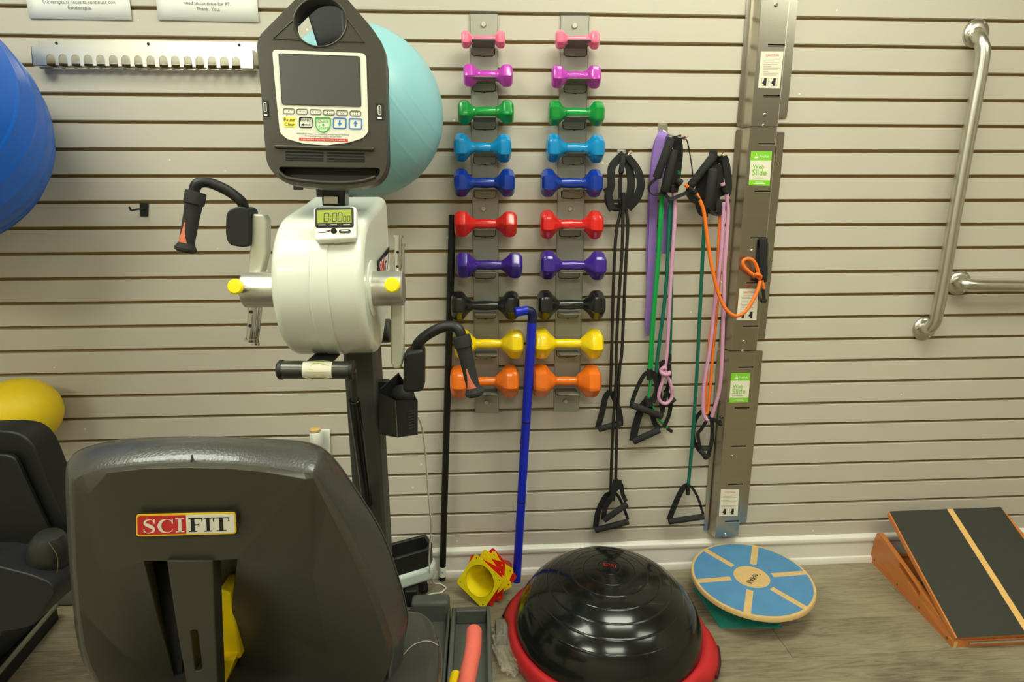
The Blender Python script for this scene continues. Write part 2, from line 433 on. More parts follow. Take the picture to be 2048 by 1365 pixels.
# floor: slab and vinyl planks
fl = struct('floor', bx((X0, Y0, -.06), (X1, 0.02, -.003)), PLANK, smooth=False)
PW, PL = 0.152, 1.22
bm = bx((-PL/2+.0006, -PW/2+.0006, -.0028), (PL/2-.0006, PW/2-.0006, 0))
pk = obj('plank', bm, PLANK, fl, smooth=False, bevel=0.0008, seg=1); first = True
for r in range(19):
    yc = -.0335-PW*(r+.0)-PW/2+.033
    ox = [0.03, -.42, 0.289, -.15, .45, -.3, .12][r % 7]
    if r == 2: ox = .285-.0
    for c in range(-3, 4):
        xc = ox+c*PL
        if xc < X0+PL*.5 or xc > X1-PL*.5: continue
        p = pk if first else pk.copy()
        if not first: col.objects.link(p); p.parent = fl
        first = False; p.location = (xc, yc, 0)

# ================================================================ arm ergometer
erg = thing('arm_ergometer', 'grey and white hand-crank exercise machine with tall screen console', 'exercise machine', (-0.3, -0.45, 0))
YV = Vector((0, -1, 0))
CN = (Vector((-0.3425, -0.6592, 1.4979)) - Vector((-0.3486, -0.6704, 1.3855))).cross(Vector((-0.1984, -0.6591, 1.4990)) - Vector((-0.3425, -0.6592, 1.4979))).normalized()
if CN.y > 0: CN = -CN
# column, base beam, feet
obj('column', bx((-0.3456, -0.4700, 0.5523), (-.262, -.37, 1.02)) if False else bx((-.335, -.47, .06), (-.258, -.375, 1.03)), DGREY, erg, bevel=.008)
obj('column_plate', bx((-.352, -.40, .06), (-.334, -.355, 1.0)), DGREY, erg, bevel=.003)
obj('base_beam', bx((-.36, -1.15, 0.0), (-.27, -.2, .06)), DGREY, erg, bevel=.008)
# foot trays right of the column
def tray(lo, hi, rim, wall):
    bm = BM(); x0, y0, z0 = lo; x1, y1, z1 = hi
    box(bm, (x0, y0, z0), (x1, y1, z0+.014))
    box(bm, (x0, y0, z0+.014), (x0+wall, y1, z1)); box(bm, (x1-wall, y0, z0+.014), (x1, y1, z1))
    box(bm, (x0+wall, y1-wall*1.6, z0+.014), (x1-wall, y1, z1))
    return bm
obj('foot_tray', tray((-.104, -.95, 0), (.017, -.258, .062), 0, .013), TRAYM, erg, bevel=.004)
obj('foot_tray', tray((-.268, -.95, .0), (-.110, -.232, .05), 0, .008), TRAYM, erg, bevel=.004)
obj('tray_step', bx((-.232, -.262, .0), (-.112, -.212, .082)), TRAYM, erg, bevel=.012, seg=3)
# rear cover near the wall with its black tray and caster
RM = Matrix.Translation((-.265, -.125, 0)) @ Matrix.Rotation(math.radians(24), 4, 'Z')
bm = BM(); P0 = [(-.17, -.07), (.075, -.065), (.1, -.03), (.1, .045), (-.17, .045)]
prism(bm, [RM @ Vector((x, y, .085)) for x, y in P0], (0, 0, .05)); obj('base_cover', bm, COVER, erg, bevel=.012, seg=3)
bm = BM(); P1 = [(-.165, -.06), (.07, -.055), (.09, -.025), (.09, .04), (-.165, .04)]
P2 = [(-.15, -.048), (.062, -.044), (.078, -.02), (.078, .028), (-.15, .028)]
prism(bm, [RM @ Vector((x, y, .132)) for x, y in P1], (0, 0, .065), [[RM @ Vector((x, y, .132)) for x, y in P2]])
prism(bm, [RM @ Vector((x, y, .132)) for x, y in P2], (0, 0, .012))
obj('parts_tray', bm, BLACK, erg, bevel=.003)
obj('rear_foot', bx((-.15, -.03, .03), (.06, .03, .085), RM), BLACK, erg, bevel=.004)
bm = BM(); c = Vector((-.209, -.094, .024)); cyl(bm, c-Vector((.009, .004, 0)), c+Vector((.009, .004, 0)), .024, seg=24); obj('caster', bm, RUBBER, erg, bevel=.004)
for s in (-1, 1):
    bm = BM(); cyl(bm, c+Vector((s*.01, s*.0045, .03)), c+Vector((s*.017, s*.008, .03)), .006, seg=10); obj('axle_bolt', bm, CHROME, erg)
obj('post', bx((-.258, -.205, .0), (-.218, -.165, .085)), BLACK, erg, bevel=.004)

# drum housing: side profile in y,z pushed along x
def housing(x0, x1, grow=0.0):
    P = []; cy, cz, r = -.6, 1.125, .148+grow
    for k in range(29):
        a = math.radians(-72-(k/28.0)*190)
        P.append((cy+r*math.cos(a), cz+r*math.sin(a)))
    P += [(-.50, 1.294+grow), (-.42, 1.312+grow), (-.395, 1.295), (-.392, 1.13), (-.43, 1.07)]
    return [(x0, y, z) for y, z in P]
XL, XR = -.396, -.222
bm = BM(); prism(bm, housing(XL, XR), (XR-XL, 0, 0)); hs = obj('drum_housing', bm, LGREY, erg, bevel=.022, seg=4, angle=50)
bm = BM(); prism(bm, housing(-.322, -.287, .002)[1:29]+[(-.322, -.6, 1.15)], (.035, 0, 0)); obj('seam_band', bm, LGREY, hs, bevel=.0018)
obj('bottom_slot', bx((-0.3539, -0.7000, 0.9828), (-0.3008, -0.6200, 0.9765)), BLACK, hs, bevel=.003)
# raised side panel and hub recess
bm = BM(); lathe(bm, [(0, -.002), (.058, -.002), (.058, .002), (.054, .004), (0, .004)], (XR, -.65, 1.122), (1, 0, 0), 40); obj('hub_recess', bm, LGREY, hs)
# badge on the housing side
q = [(-0.2205, -0.5803, 1.1731), (-0.2205, -0.4207, 1.1927), (-0.2205, -0.4272, 1.1365), (-0.2205, -0.5931, 1.1210)]
n = Vector((1, 0, 0)); obj('badge', plate(q, n, .002), INK, hs, smooth=False)
def lerpq(q, u, v):
    a = V(q[3]).lerp(V(q[2]), u); b = V(q[0]).lerp(V(q[1]), u); return a.lerp(b, v)
def subq(q, u0, u1, v0, v1, n=None, d=0): 
    o = V(n)*d if n is not None else Vector()
    return [lerpq(q, u0, v1)+o, lerpq(q, u1, v1)+o, lerpq(q, u1, v0)+o, lerpq(q, u0, v0)+o]
obj('badge_red', plate(subq(q, .05, .5, .05, .8, n, .002), n, .001), INKR, hs, smooth=False)
obj('badge_white', plate(subq(q, .5, .95, .05, .8, n, .002), n, .001), INKW, hs, smooth=False)
text('SCI', lerpq(q, .08, .24), lerpq(q, .48, .24), n, INKW, hs, off=.0036)
text('FIT', lerpq(q, .53, .24), lerpq(q, .93, .24), n, INK, hs, off=.0036)

# hub cylinders, pins, knobs
for s, x0, x1 in ((-1, -.39, -.477), (1, -.225, -.1665)):
    if s > 0: x0, x1 = -.26, -.1575
    bm = BM(); lathe(bm, [(.0, 0), (.036, 0), (.036, abs(x1-x0)-.002), (.034, abs(x1-x0)), (0, abs(x1-x0))], (x0, -.655, 1.122), (s, 0, 0), 40)
    hb = obj('hub', bm, ALU, erg, angle=30)
    kx = x1-s*.012
    bm = BM(); cyl(bm, (kx, -.688, 1.128), (kx, -.715, 1.135), .0075); cyl(bm, (kx, -.700, 1.131), (kx, -.723, 1.137), .0095); obj('knob_stem', bm, CHROME, hb)
    bm = BM(); lathe(bm, [(0, 0), (.013, 0), (.0148, .003), (.0148, .008), (.012, .011), (0, .0115)], (kx, -.723, 1.137), (0, -1, .18), 28); obj('knob', bm, YKNOB, hb)
# lower left rods, upper right rods
def rod(a, b, r, name, holes=2):
    a, b = V(a), V(b); d = (b-a).normalized()
    bm = BM(); cyl(bm, a, b, r, seg=20); cyl(bm, b-d*.003, b+d*.002, r*1.45, seg=20)
    o = obj(name, bm, CHROME, erg, angle=30)
    for k in range(holes):
        p = a.lerp(b, .28+.34*k); bm = BM(); cyl(bm, p+Vector((0, -r*1.02, 0)), p+Vector((0, r*.3, 0)), r*.42, seg=12); obj('pin_hole', bm, INK, o)
    return o
rod((-0.4761, -0.6200, 1.0964), (-0.4911, -0.6200, 1.0094), .0088, 'crank_rod'); rod((-0.4716, -0.6000, 1.0803), (-0.4882, -0.6000, 0.9970), .0055, 'guide_rod', 0)
rod((-0.1770, -0.6000, 1.1376), (-0.1708, -0.6000, 1.2264), .0072, 'crank_rod'); rod((-0.1684, -0.5750, 1.1391), (-0.1660, -0.5750, 1.2061), .004, 'guide_rod', 0)
# crank arms
q = [(-0.4817, -0.6100, 1.1500), (-0.4540, -0.6100, 1.1497), (-0.4395, -0.6100, 1.1944), (-0.4333, -0.6100, 1.2607), (-0.4383, -0.6100, 1.2718), (-0.4613, -0.6100, 1.2728), (-0.4665, -0.6100, 1.2304), (-0.4741, -0.6100, 1.1946)]
bm = BM(); prism(bm, shift(q, (0, -.012, 0)), (0, .03, 0)); obj('crank_arm', bm, ARMP, erg, bevel=.004, seg=3)
q = [(-0.1906, -0.6100, 1.0906), (-0.1640, -0.6100, 1.0902), (-0.1696, -0.6100, 0.9639), (-0.1760, -0.6100, 0.9412), (-0.1903, -0.6100, 0.9403), (-0.1973, -0.6100, 0.9530)]
bm = BM(); prism(bm, shift(q, (0, -.012, 0)), (0, .03, 0)); obj('crank_arm', bm, ARMP, erg, bevel=.004, seg=3)
# handle blocks, bent bars, grips
def handle_block(q, d):
    bm = BM(); prism(bm, rp(shift(q, (0, -d/2, 0)), .012, 4), (0, d, 0)); return obj('handle_block', bm, BLACK, erg, bevel=.008, seg=3)
b1 = handle_block([(-0.5068, -0.6100, 1.2780), (-0.4807, -0.6100, 1.2889), (-0.4602, -0.6100, 1.2838), (-0.4665, -0.6100, 1.2100), (-0.4801, -0.6100, 1.2060), (-0.5089, -0.6100, 1.2113), (-0.5129, -0.6100, 1.2307)], .05)
b2 = handle_block([(-0.1666, -0.6100, 0.9819), (-0.1228, -0.6100, 0.9880), (-0.1274, -0.6100, 0.8907), (-0.1729, -0.6100, 0.8881)], .05)
def bar(pts, r, name='bent_bar'):
    bm = BM(); tube(bm, pts, r, 16, 8); return obj(name, bm, BLACK, erg)
bar([(-0.4805, -0.6100, 1.2809), (-0.4799, -0.6200, 1.2967), (-0.4968, -0.6250, 1.3142), (-0.5149, -0.6300, 1.3257), (-0.5359, -0.6350, 1.3341), (-0.5533, -0.6400, 1.3311), (-0.5619, -0.6400, 1.3149), (-0.5647, -0.6400, 1.3005)], .0105)
bar([(-0.1451, -0.6100, 0.9759), (-0.1345, -0.6200, 0.9994), (-0.1118, -0.6250, 1.0190), (-0.0821, -0.6300, 1.0339), (-0.0572, -0.6350, 1.0357), (-0.0445, -0.6400, 1.0256), (-0.0409, -0.6400, 0.9970)], .0115)
def grip(a, b, r, ring=True):
    a, b = V(a), V(b); L = (b-a).length; d = (b-a)/L
    bm = BM(); lathe(bm, [(0, 0), (r*1.28, 0), (r*1.34, .004), (r*1.32, .024), (r*1.12, .026), (r*1.02, L*.4), (r*.98, L*.82), (r*1.0, L*.85), (r*1.25, L*.9), (r*1.4, L*.93), (r*1.36, L*.97), (r*.98, L), (0, L)], a, d, 28)
    g = obj('grip', bm, FOAM, erg, angle=30)
    # worn orange core showing through the foam
    bm = BM(); u, v, _ = basis(d, (0, -1, 0)); seg = 10; n_ = 10
    ring_ = []
    for i in range(n_+1):
        t = .52+.33*i/n_; wdt = .12+.62*(i/n_)**2.2
        ring_.append([bm.verts.new(a+d*L*t+(r*1.035)*(math.cos(an)*FRONT(d)[0]+math.sin(an)*FRONT(d)[1])) for an in [wdt*(2*k/seg-1)+.25 for k in range(seg+1)]])
    for A, B in zip(ring_, ring_[1:]):
        for k in range(seg): bm.faces.new((A[k], A[k+1], B[k+1], B[k]))
    obj('worn_core', bm, mat('worn_core', s2l(206, 112, 84), .8, var=.15, scale=90), g, label='worn orange core showing through the black foam')
    return g
def FRONT(d):
    f = Vector((0, -1, 0)); f = (f-d*f.dot(d)).normalized(); return f, d.cross(f)
grip((-0.5580, -0.6400, 1.3158), (-0.5865, -0.6550, 1.1986), .0145)
grip((-0.0426, -0.6400, 1.0168), (-0.0138, -0.6550, 0.8855), .0150)
# lower roller with label, gas strut
a, b = V((-0.4051, -0.7000, 0.9649)), V((-0.2635, -0.7000, 0.9612))
bm = BM(); cyl(bm, a, b, .0185, seg=32); rl = obj('roller', bm, mat('roller_metal', s2l(88, 86, 80), .3, .7, var=.04), erg, bevel=.002)
bm = BM(); lathe(bm, [(0, -.006), (.016, -.006), (.0200, -.002), (.0200, .004), (.0, .004)], a, (b-a), 28); obj('end_cap', bm, BLACK, rl)
bm = BM(); lathe(bm, [(0, -.004), (.0200, -.004), (.0200, .003), (.0, .003)], b, (b-a), 28); obj('end_cap', bm, BLACK, rl)
bm = BM(); R_ = .0188
def oncyl(u, an, rr=R_):
    p = a.lerp(b, u); return p+Vector((0, -math.cos(an)*rr, math.sin(an)*rr))
n_ = 10
va = [(bm.verts.new(oncyl(.33, -.7+2.1*k/n_)), bm.verts.new(oncyl(.74, -.7+2.1*k/n_))) for k in range(n_+1)]
for p, q_ in zip(va, va[1:]): bm.faces.new((p[0], p[1], q_[1], q_[0]))
obj('label', bm, PCREAM, rl)
bm = BM()
def arcline(pts, wd=.0005):
    tube(bm, [oncyl(u, an, R_+.0002) for u, an in pts], wd, 5, 3)
arcline([(.335, 1.33), (.735, 1.33), (.735, -.6), (.335, -.6), (.335, 1.33)])
for k in range(6): arcline([(.43+.01*k, .3), (.46+.015*k, .9+.05*k), (.5+.05*k, 1.2-.12*k)])
obj('label_print', bm, mat('label_print', s2l(196, 204, 120), .5), rl)
bm = BM(); prism(bm, [oncyl(.36, .1, R_+.0006), oncyl(.72, .1, R_+.0006), oncyl(.55, -.45, R_+.0006)], (0, -.0004, 0)); obj('label_arrow', bm, mat('label_arrow', s2l(224, 214, 176), .5), rl)
bm = BM(); cyl(bm, (-0.2628, -0.6900, 0.9573), (-0.2788, -0.6300, 0.8680), .0065); obj('strut_rod', bm, DGREY, erg)
bm = BM(); cyl(bm, (-0.2783, -0.6350, 0.8766), (-0.2977, -0.4780, 0.5410), .0125); obj('gas_strut', bm, BLACKG, erg, bevel=.002)
bm = BM(); cyl(bm, (-0.3244, -0.6700, 0.9744), (-0.3231, -0.6800, 0.9567), .016); obj('roller_bracket', bm, BLACK, erg)
bm = BM(); cyl(bm, (-.27, -.42, .985), (-.225, -.42, .985), .03); obj('pivot', bm, DGREY, erg, bevel=.004)

# accessory bin on the column
A, B, C_, D_ = V((-0.2497, -0.5000, 0.8471)), V((-0.1982, -0.5750, 0.8523)), V((-0.1532, -0.5200, 0.8340)), V((-0.2111, -0.4300, 0.8463))
A2, B2, C2, D2 = V((-0.2517, -0.5000, 0.7402)), V((-0.1978, -0.5750, 0.7617)), V((-0.1566, -0.5200, 0.7459)), V((-0.2169, -0.4300, 0.7221))
At, Dt = A+Vector((.004, 0, .012)), V((-0.2082, -0.4400, 0.8821))
bm = BM()
def wall(p, q_, q2, p2, th=.003):
    n = (V(q_)-V(p)).cross(V(p2)-V(p)).normalized(); c = (A+B+C_+D_+A2+B2+C2+D2)/8
    if n.dot((V(p)+V(q2))/2-c) > 0: n = -n
    prism(bm, [p, q_, q2, p2], n*th)
wall(A, B, B2, A2); wall(B, C_, C2, B2); wall(At, Dt, D2, A2); wall(Dt, C_, C2, D2); wall(A2, B2, C2, D2)
bn = obj('accessory_bin', bm, BLACK, erg, bevel=.0012, smooth=False)
bm = BM(); tube(bm, [B+Vector((0, -.0015, 0)), B2+Vector((0, -.0015, 0))], .0008, 6, smooth=False); obj('edge_line', bm, INKG, bn)
# faint scale marks on the bin front
bm = BM()
for k in range(7):
    t = .3+.08*k; p = B.lerp(B2, t).lerp(C_.lerp(C2, t), .52); q_ = B.lerp(B2, t-.02).lerp(C_.lerp(C2, t-.02), .78)
    tube(bm, [p+Vector((.001, -.001, 0)), q_+Vector((.001, -.001, 0))], .0006, 5, smooth=False)
obj('scale_mark', bm, mat('scale_mark', s2l(74, 72, 66), .5), bn)
obj('bin_bracket', bx((-.26, -.45, .78), (-.235, -.42, .86)), BLACK, erg)
bo = thing('shaker_bottle', 'round black bottle top peeking out of the accessory bin', 'bottle', (-.185, -.507, .76))
bm = BM(); lathe(bm, [(0, -.03), (.024, -.03), (.027, -.02), (.0275, .045), (.0, .045)], (-.190, -.507, .79), (0, 0, 1), 28); obj('bottle_body', bm, BLACK, bo)
bm = BM(); lathe(bm, [(.0275, .045), (.028, .052), (.0245, .066), (.017, .075), (.0, .079)], (-.190, -.507, .79), (0, 0, 1), 28); obj('bottle_cap', bm, RUBBER, bo)

# ---- console
post_pts = [(-0.3049, -0.6000, 1.2885), (-0.2995, -0.6100, 1.3302)]
bm = BM(); prism(bm, [(-0.3292, -0.5850, 1.2887), (-0.2816, -0.5850, 1.2885), (-0.2738, -0.6000, 1.3554), (-0.3244, -0.6000, 1.3554)], (0, .04, 0)); neck = obj('console_neck', bm, BLACKG, erg, bevel=.003)
obj('neck_plate', plate([(-0.3230, -0.5920, 1.2927), (-0.2942, -0.5920, 1.2926), (-0.2932, -0.5920, 1.3068), (-0.3220, -0.5920, 1.3068)], (0, -1, .1), .003), ALU, neck)
# rear arm seen through the handle opening
bm = BM(); prism(bm, [(-0.3201, -0.5595, 1.5952), (-0.2647, -0.5594, 1.5958), (-0.2705, -0.5333, 1.6574), (-0.2759, -0.5067, 1.7231), (-0.3604, -0.5068, 1.7217), (-0.3443, -0.5321, 1.6694)], (0, .05, 0)); obj('console_arm', bm, mat('arm_black', s2l(16,16,15), .6), erg, bevel=.006)
out = [(-0.3277, -0.6421, 1.6695), (-0.4048, -0.6492, 1.5980), (-0.4097, -0.6508, 1.5823), (-0.4090, -0.6560, 1.5304), (-0.4073, -0.6606, 1.4836), (-0.4067, -0.6662, 1.4277), (-0.4056, -0.6716, 1.3740), (-0.4007, -0.6730, 1.3598), (-0.3881, -0.6747, 1.3427), (-0.3690, -0.6760, 1.3297), (-0.3372, -0.6765, 1.3245), (-0.2994, -0.6769, 1.3210), (-0.2641, -0.6769, 1.3207), (-0.2346, -0.6768, 1.3218), (-0.2049, -0.6763, 1.3273), (-0.1860, -0.6747, 1.3427), (-0.1760, -0.6724, 1.3658), (-0.1752, -0.6676, 1.4145), (-0.1739, -0.6605, 1.4852), (-0.1727, -0.6521, 1.5685), (-0.1772, -0.6504, 1.5863), (-0.1941, -0.6478, 1.6121), (-0.2425, -0.6422, 1.6681), (-0.2594, -0.6406, 1.6839), (-0.2845, -0.6401, 1.6888), (-0.3086, -0.6406, 1.6844)]
out = rp(out, .012, 3)
hole = [(-0.2893, -0.6425, 1.6647)]
hc, hx, hy = V((-0.2914, -0.6467, 1.6230)), V((-0.2422, -0.6466, 1.6237)), V((-0.2892, -0.6423, 1.6674))
hole = circle(hc, hx-hc, hy-hc, (hx-hc).length, 40, (hy-hc).length*.98)
# front shell with the opening and the lower storage recess
rec = rp([(-0.3847, -0.6729, 1.3613), (-0.1889, -0.6731, 1.3594), (-0.1940, -0.6747, 1.3427), (-0.2134, -0.6754, 1.3363), (-0.2988, -0.6757, 1.3326), (-0.3627, -0.6752, 1.3384), (-0.3782, -0.6743, 1.3470)], .008, 3)
bm = BM(); prism(bm, out, -CN*.028, [hole, rec]); con = obj('console', bm, CHAR, erg, bevel=.007, seg=3, angle=50)
# back shell a little smaller
co = sum((V(p) for p in out), Vector())/len(out)
out2 = [co+(V(p)-co)*.965-CN*.026 for p in out]
hole2 = [hc+(p-hc)*1.30-CN*.026 for p in hole]
bm = BM(); prism(bm, out2, -CN*.04, [hole2]); obj('console_back', bm, BLACK, con, bevel=.012, seg=3)
bm = BM(); rk = circle(hc+CN*.0005, hx-hc, hy-hc, (hx-hc).length*1.0, 48, (hy-hc).length*.98); tube(bm, rk, .0016, 8, 1, closed=True); obj('opening_rim', bm, CHAR, con)
# raised triangle lines beside the opening
for pts in ([(-0.3422, -0.6465, 1.6250), (-0.3792, -0.6497, 1.5929), (-0.3304, -0.6499, 1.5908)], [(-0.2413, -0.6460, 1.6304), (-0.2108, -0.6501, 1.5887), (-0.2631, -0.6501, 1.5894)]):
    bm = BM(); tube(bm, shift(pts, CN*.0006), .0012, 6, smooth=False); obj('moulded_edge', bm, CHAR, con)
# inner bevel frame lines
face = rp([(-0.3818, -0.6522, 1.5676), (-0.3787, -0.6517, 1.5726), (-0.2144, -0.6521, 1.5686), (-0.2086, -0.6527, 1.5632), (-0.2099, -0.6664, 1.4257), (-0.2206, -0.6676, 1.4143), (-0.2487, -0.6684, 1.4057), (-0.2897, -0.6689, 1.4010), (-0.3302, -0.6687, 1.4032), (-0.3644, -0.6678, 1.4124), (-0.3764, -0.6666, 1.4245), (-0.3797, -0.6592, 1.4976)], .005, 3)
pn = obj('control_panel', plate(face, CN, .0022), PANEL, con, smooth=False)
CO = CN*.0022
sq = [(-0.3700, -0.6524, 1.5658), (-0.2210, -0.6528, 1.5620), (-0.2218, -0.6618, 1.4722), (-0.3687, -0.6615, 1.4752)]
obj('screen', plate(shift(sq, CO), CN, .0012, .003), SCREEN, con, smooth=False)
bm = BM(); tube(bm, shift(rp(sq, .003, 3), CO+CN*.001), .0007, 5, 1, closed=True, smooth=False); obj('screen_edge', bm, INK, con)
def frame_line(pts, m, wd, name, r=.003):
    bm = BM(); P = rp(shift(pts, CO+CN*.0004), r, 3); tube(bm, P, wd, 5, 1, closed=True, smooth=False); return obj(name, bm, m, con)
R1 = [((-0.3671, -0.6622, 1.4677), (-0.3470, -0.6623, 1.4673), (-0.3475, -0.6632, 1.4583), (-0.3679, -0.6631, 1.4587)), ((-0.3422, -0.6623, 1.4670), (-0.3223, -0.6623, 1.4666), (-0.3228, -0.6632, 1.4576), (-0.3429, -0.6632, 1.4581)), ((-0.3175, -0.6623, 1.4666), (-0.2973, -0.6624, 1.4659), (-0.2978, -0.6633, 1.4569), (-0.3179, -0.6632, 1.4576)), ((-0.2927, -0.6624, 1.4659), (-0.2725, -0.6625, 1.4655), (-0.2729, -0.6634, 1.4565), (-0.2931, -0.6633, 1.4569)), ((-0.2676, -0.6625, 1.4652), (-0.2476, -0.6625, 1.4648), (-0.2480, -0.6634, 1.4558), (-0.2680, -0.6634, 1.4562)), ((-0.2427, -0.6625, 1.4645), (-0.2227, -0.6626, 1.4641), (-0.2231, -0.6635, 1.4551), (-0.2431, -0.6634, 1.4555))]
dots = [[(.5, .5)], [(.33, .5), (.67, .5)], [(.25, .5), (.5, .5), (.75, .5)], [(.38, .3), (.62, .3), (.38, .7), (.62, .7)], [(.3, .68), (.5, .68), (.7, .68), (.4, .32), (.6, .32)], [(.3, .3), (.5, .3), (.7, .3), (.3, .7), (.5, .7), (.7, .7)]]
for q, dl in zip(R1, dots):
    f = frame_line(q, INKG, .0009, 'preset_key')
    bm = BM()
    for u, v in dl: prism(bm, circle(lerpq(q, u, v)+CO+CN*.0003, V(q[1])-V(q[0]), V(q[0])-V(q[3]), .0009, 8), CN*.0003)
    obj('key_dots', bm, INK, f, smooth=False)
q = [(-0.3685, -0.6637, 1.4526), (-0.3441, -0.6638, 1.4522), (-0.3454, -0.6657, 1.4331), (-0.3690, -0.6656, 1.4335)]; yk = obj('pause_key', plate(shift(q, CO), CN, .0004, .003), INKY, con, smooth=False)
text('Pause', lerpq(q, .06, .56)+CO, lerpq(q, .92, .56)+CO, CN, INK, yk, off=.0008); text('Clear', lerpq(q, .12, .14)+CO, lerpq(q, .9, .14)+CO, CN, INK, yk, off=.0008)
q = [(-0.3381, -0.6638, 1.4519), (-0.3145, -0.6639, 1.4515), (-0.3157, -0.6657, 1.4332), (-0.3390, -0.6656, 1.4337)]; ek = frame_line(q, INK, .0011, 'enter_key')
text('Enter', lerpq(q, .08, .6)+CO, lerpq(q, .92, .6)+CO, CN, INK, ek)
bm = BM(); tube(bm, [lerpq(q, .82, .45)+CO, lerpq(q, .82, .26)+CO, lerpq(q, .3, .26)+CO], .0009, 5, smooth=False); prism(bm, [lerpq(q, .12, .26)+CO, lerpq(q, .34, .4)+CO, lerpq(q, .34, .12)+CO], CN*.0005); obj('enter_arrow', bm, INK, ek)
q = [(-0.3081, -0.6638, 1.4515), (-0.2801, -0.6639, 1.4511), (-0.2816, -0.6665, 1.4246), (-0.3092, -0.6665, 1.4250)]
sh = [(-0.3081, -0.6638, 1.4515), (-0.2801, -0.6639, 1.4511), (-0.2811, -0.6653, 1.4367), (-0.2861, -0.6662, 1.4282), (-0.2955, -0.6665, 1.4248), (-0.3043, -0.6661, 1.4287), (-0.3085, -0.6653, 1.4372)]; gk = frame_line(sh, INKGR, .0013, 'start_key', .002)
text('Quick', lerpq(q, .14, .66)+CO, lerpq(q, .9, .66)+CO, CN, INKGR, gk); text('Start', lerpq(q, .2, .2)+CO, lerpq(q, .86, .2)+CO, CN, INKGR, gk)
bm = BM(); prism(bm, circle(lerpq(q, .52, .5)+CO+CN*.0002, V(q[1])-V(q[0]), V(q[0])-V(q[3]), .0022, 14), CN*.0004); obj('start_dot', bm, INKGR, gk)
for q, up in (([(-0.2746, -0.6639, 1.4511), (-0.2508, -0.6639, 1.4507), (-0.2519, -0.6658, 1.4321), (-0.2758, -0.6657, 1.4325)], 0), ([(-0.2448, -0.6640, 1.4502), (-0.2212, -0.6640, 1.4497), (-0.2223, -0.6659, 1.4313), (-0.2456, -0.6658, 1.4318)], 1)):
    ak = frame_line(q, INKB, .0011, 'arrow_key'); P = [(.44, .78), (.56, .78), (.56, .5), (.68, .5), (.5, .22), (.32, .5), (.44, .5)]
    bm = BM(); prism(bm, [lerpq(q, u, 1-v if up else v)+CO+CN*.0002 for u, v in P], CN*.0004); obj('arrow_mark', bm, INKB, ak, smooth=False)
text('WARNING!  Heart rate monitoring systems may be inaccurate.', V((-0.3449, -0.6669, 1.4209))+CO, V((-0.2452, -0.6671, 1.4188))+CO, CN, INK, con)
text('Over exercise may result in serious injury.', V((-0.3295, -0.6673, 1.4168))+CO, V((-0.2606, -0.6675, 1.4150))+CO, CN, INK, con)
q = [(-0.3406, -0.6675, 1.4147), (-0.2490, -0.6677, 1.4125), (-0.2492, -0.6683, 1.4071), (-0.3409, -0.6681, 1.4094)]; rb = obj('warning_strip', plate(shift(q, CO), CN, .0004), INKR, con, smooth=False)
text('If you feel faint or pain stop exercising immediately', lerpq(q, .05, .28)+CO, lerpq(q, .95, .28)+CO, CN, INKW, rb, off=.0008)
# ledge, vents, recess
bm = BM(); prism(bm, [(-0.3881, -0.6689, 1.4013), (-0.1999, -0.6693, 1.3973), (-0.2001, -0.6700, 1.3904), (-0.3879, -0.6695, 1.3951)], CN*.006); obj('ledge', bm, CHAR, con, bevel=.0025, seg=3)
for a_, b_ in ((0, 0), (1, 0), (0, 1), (1, 1), (0, 2), (1, 2), (0, 3), (1, 3)):
    pass
def vent(q):
    bm = BM(); prism(bm, shift(q, CN*.0004), CN*.0005); obj('vent_slot', bm, mat('vent_black', s2l(7, 7, 6), .8), con, smooth=False)
vent([(-0.3685, -0.6699, 1.3906), (-0.2967, -0.6702, 1.3885), (-0.2969, -0.6704, 1.3856), (-0.3684, -0.6702, 1.3878)]); vent([(-0.2903, -0.6701, 1.3885), (-0.2191, -0.6703, 1.3872), (-0.2192, -0.6706, 1.3844), (-0.2904, -0.6704, 1.3856)])
vent([(-0.3686, -0.6705, 1.3849), (-0.2970, -0.6707, 1.3831), (-0.2971, -0.6709, 1.3805), (-0.3684, -0.6708, 1.3821)]); vent([(-0.2906, -0.6707, 1.3828), (-0.2190, -0.6708, 1.3815), (-0.2191, -0.6711, 1.3789), (-0.2907, -0.6710, 1.3802)])
vent([(-0.3686, -0.6710, 1.3795), (-0.2972, -0.6712, 1.3776), (-0.2974, -0.6715, 1.3751), (-0.3684, -0.6713, 1.3767)]); vent([(-0.2908, -0.6712, 1.3777), (-0.2192, -0.6714, 1.3761), (-0.2193, -0.6717, 1.3735), (-0.2910, -0.6715, 1.3748)])
vent([(-0.3686, -0.6715, 1.3747), (-0.2974, -0.6717, 1.3734), (-0.2975, -0.6718, 1.3719), (-0.3686, -0.6717, 1.3730)]); vent([(-0.2911, -0.6717, 1.3728), (-0.2194, -0.6718, 1.3718), (-0.2194, -0.6719, 1.3706), (-0.2911, -0.6718, 1.3717)])
bm = BM(); prism(bm, shift(rec, -CN*.034), -CN*.003); obj('storage_recess', bm, BLACK, con)
bm = BM(); tube(bm, [(-0.3810, -0.6740, 1.3498), (-0.3627, -0.6751, 1.3392), (-0.2988, -0.6758, 1.3323), (-0.2342, -0.6757, 1.3334), (-0.1999, -0.6747, 1.3427)], .0035, 8); obj('recess_lip', bm, CHAR, con)
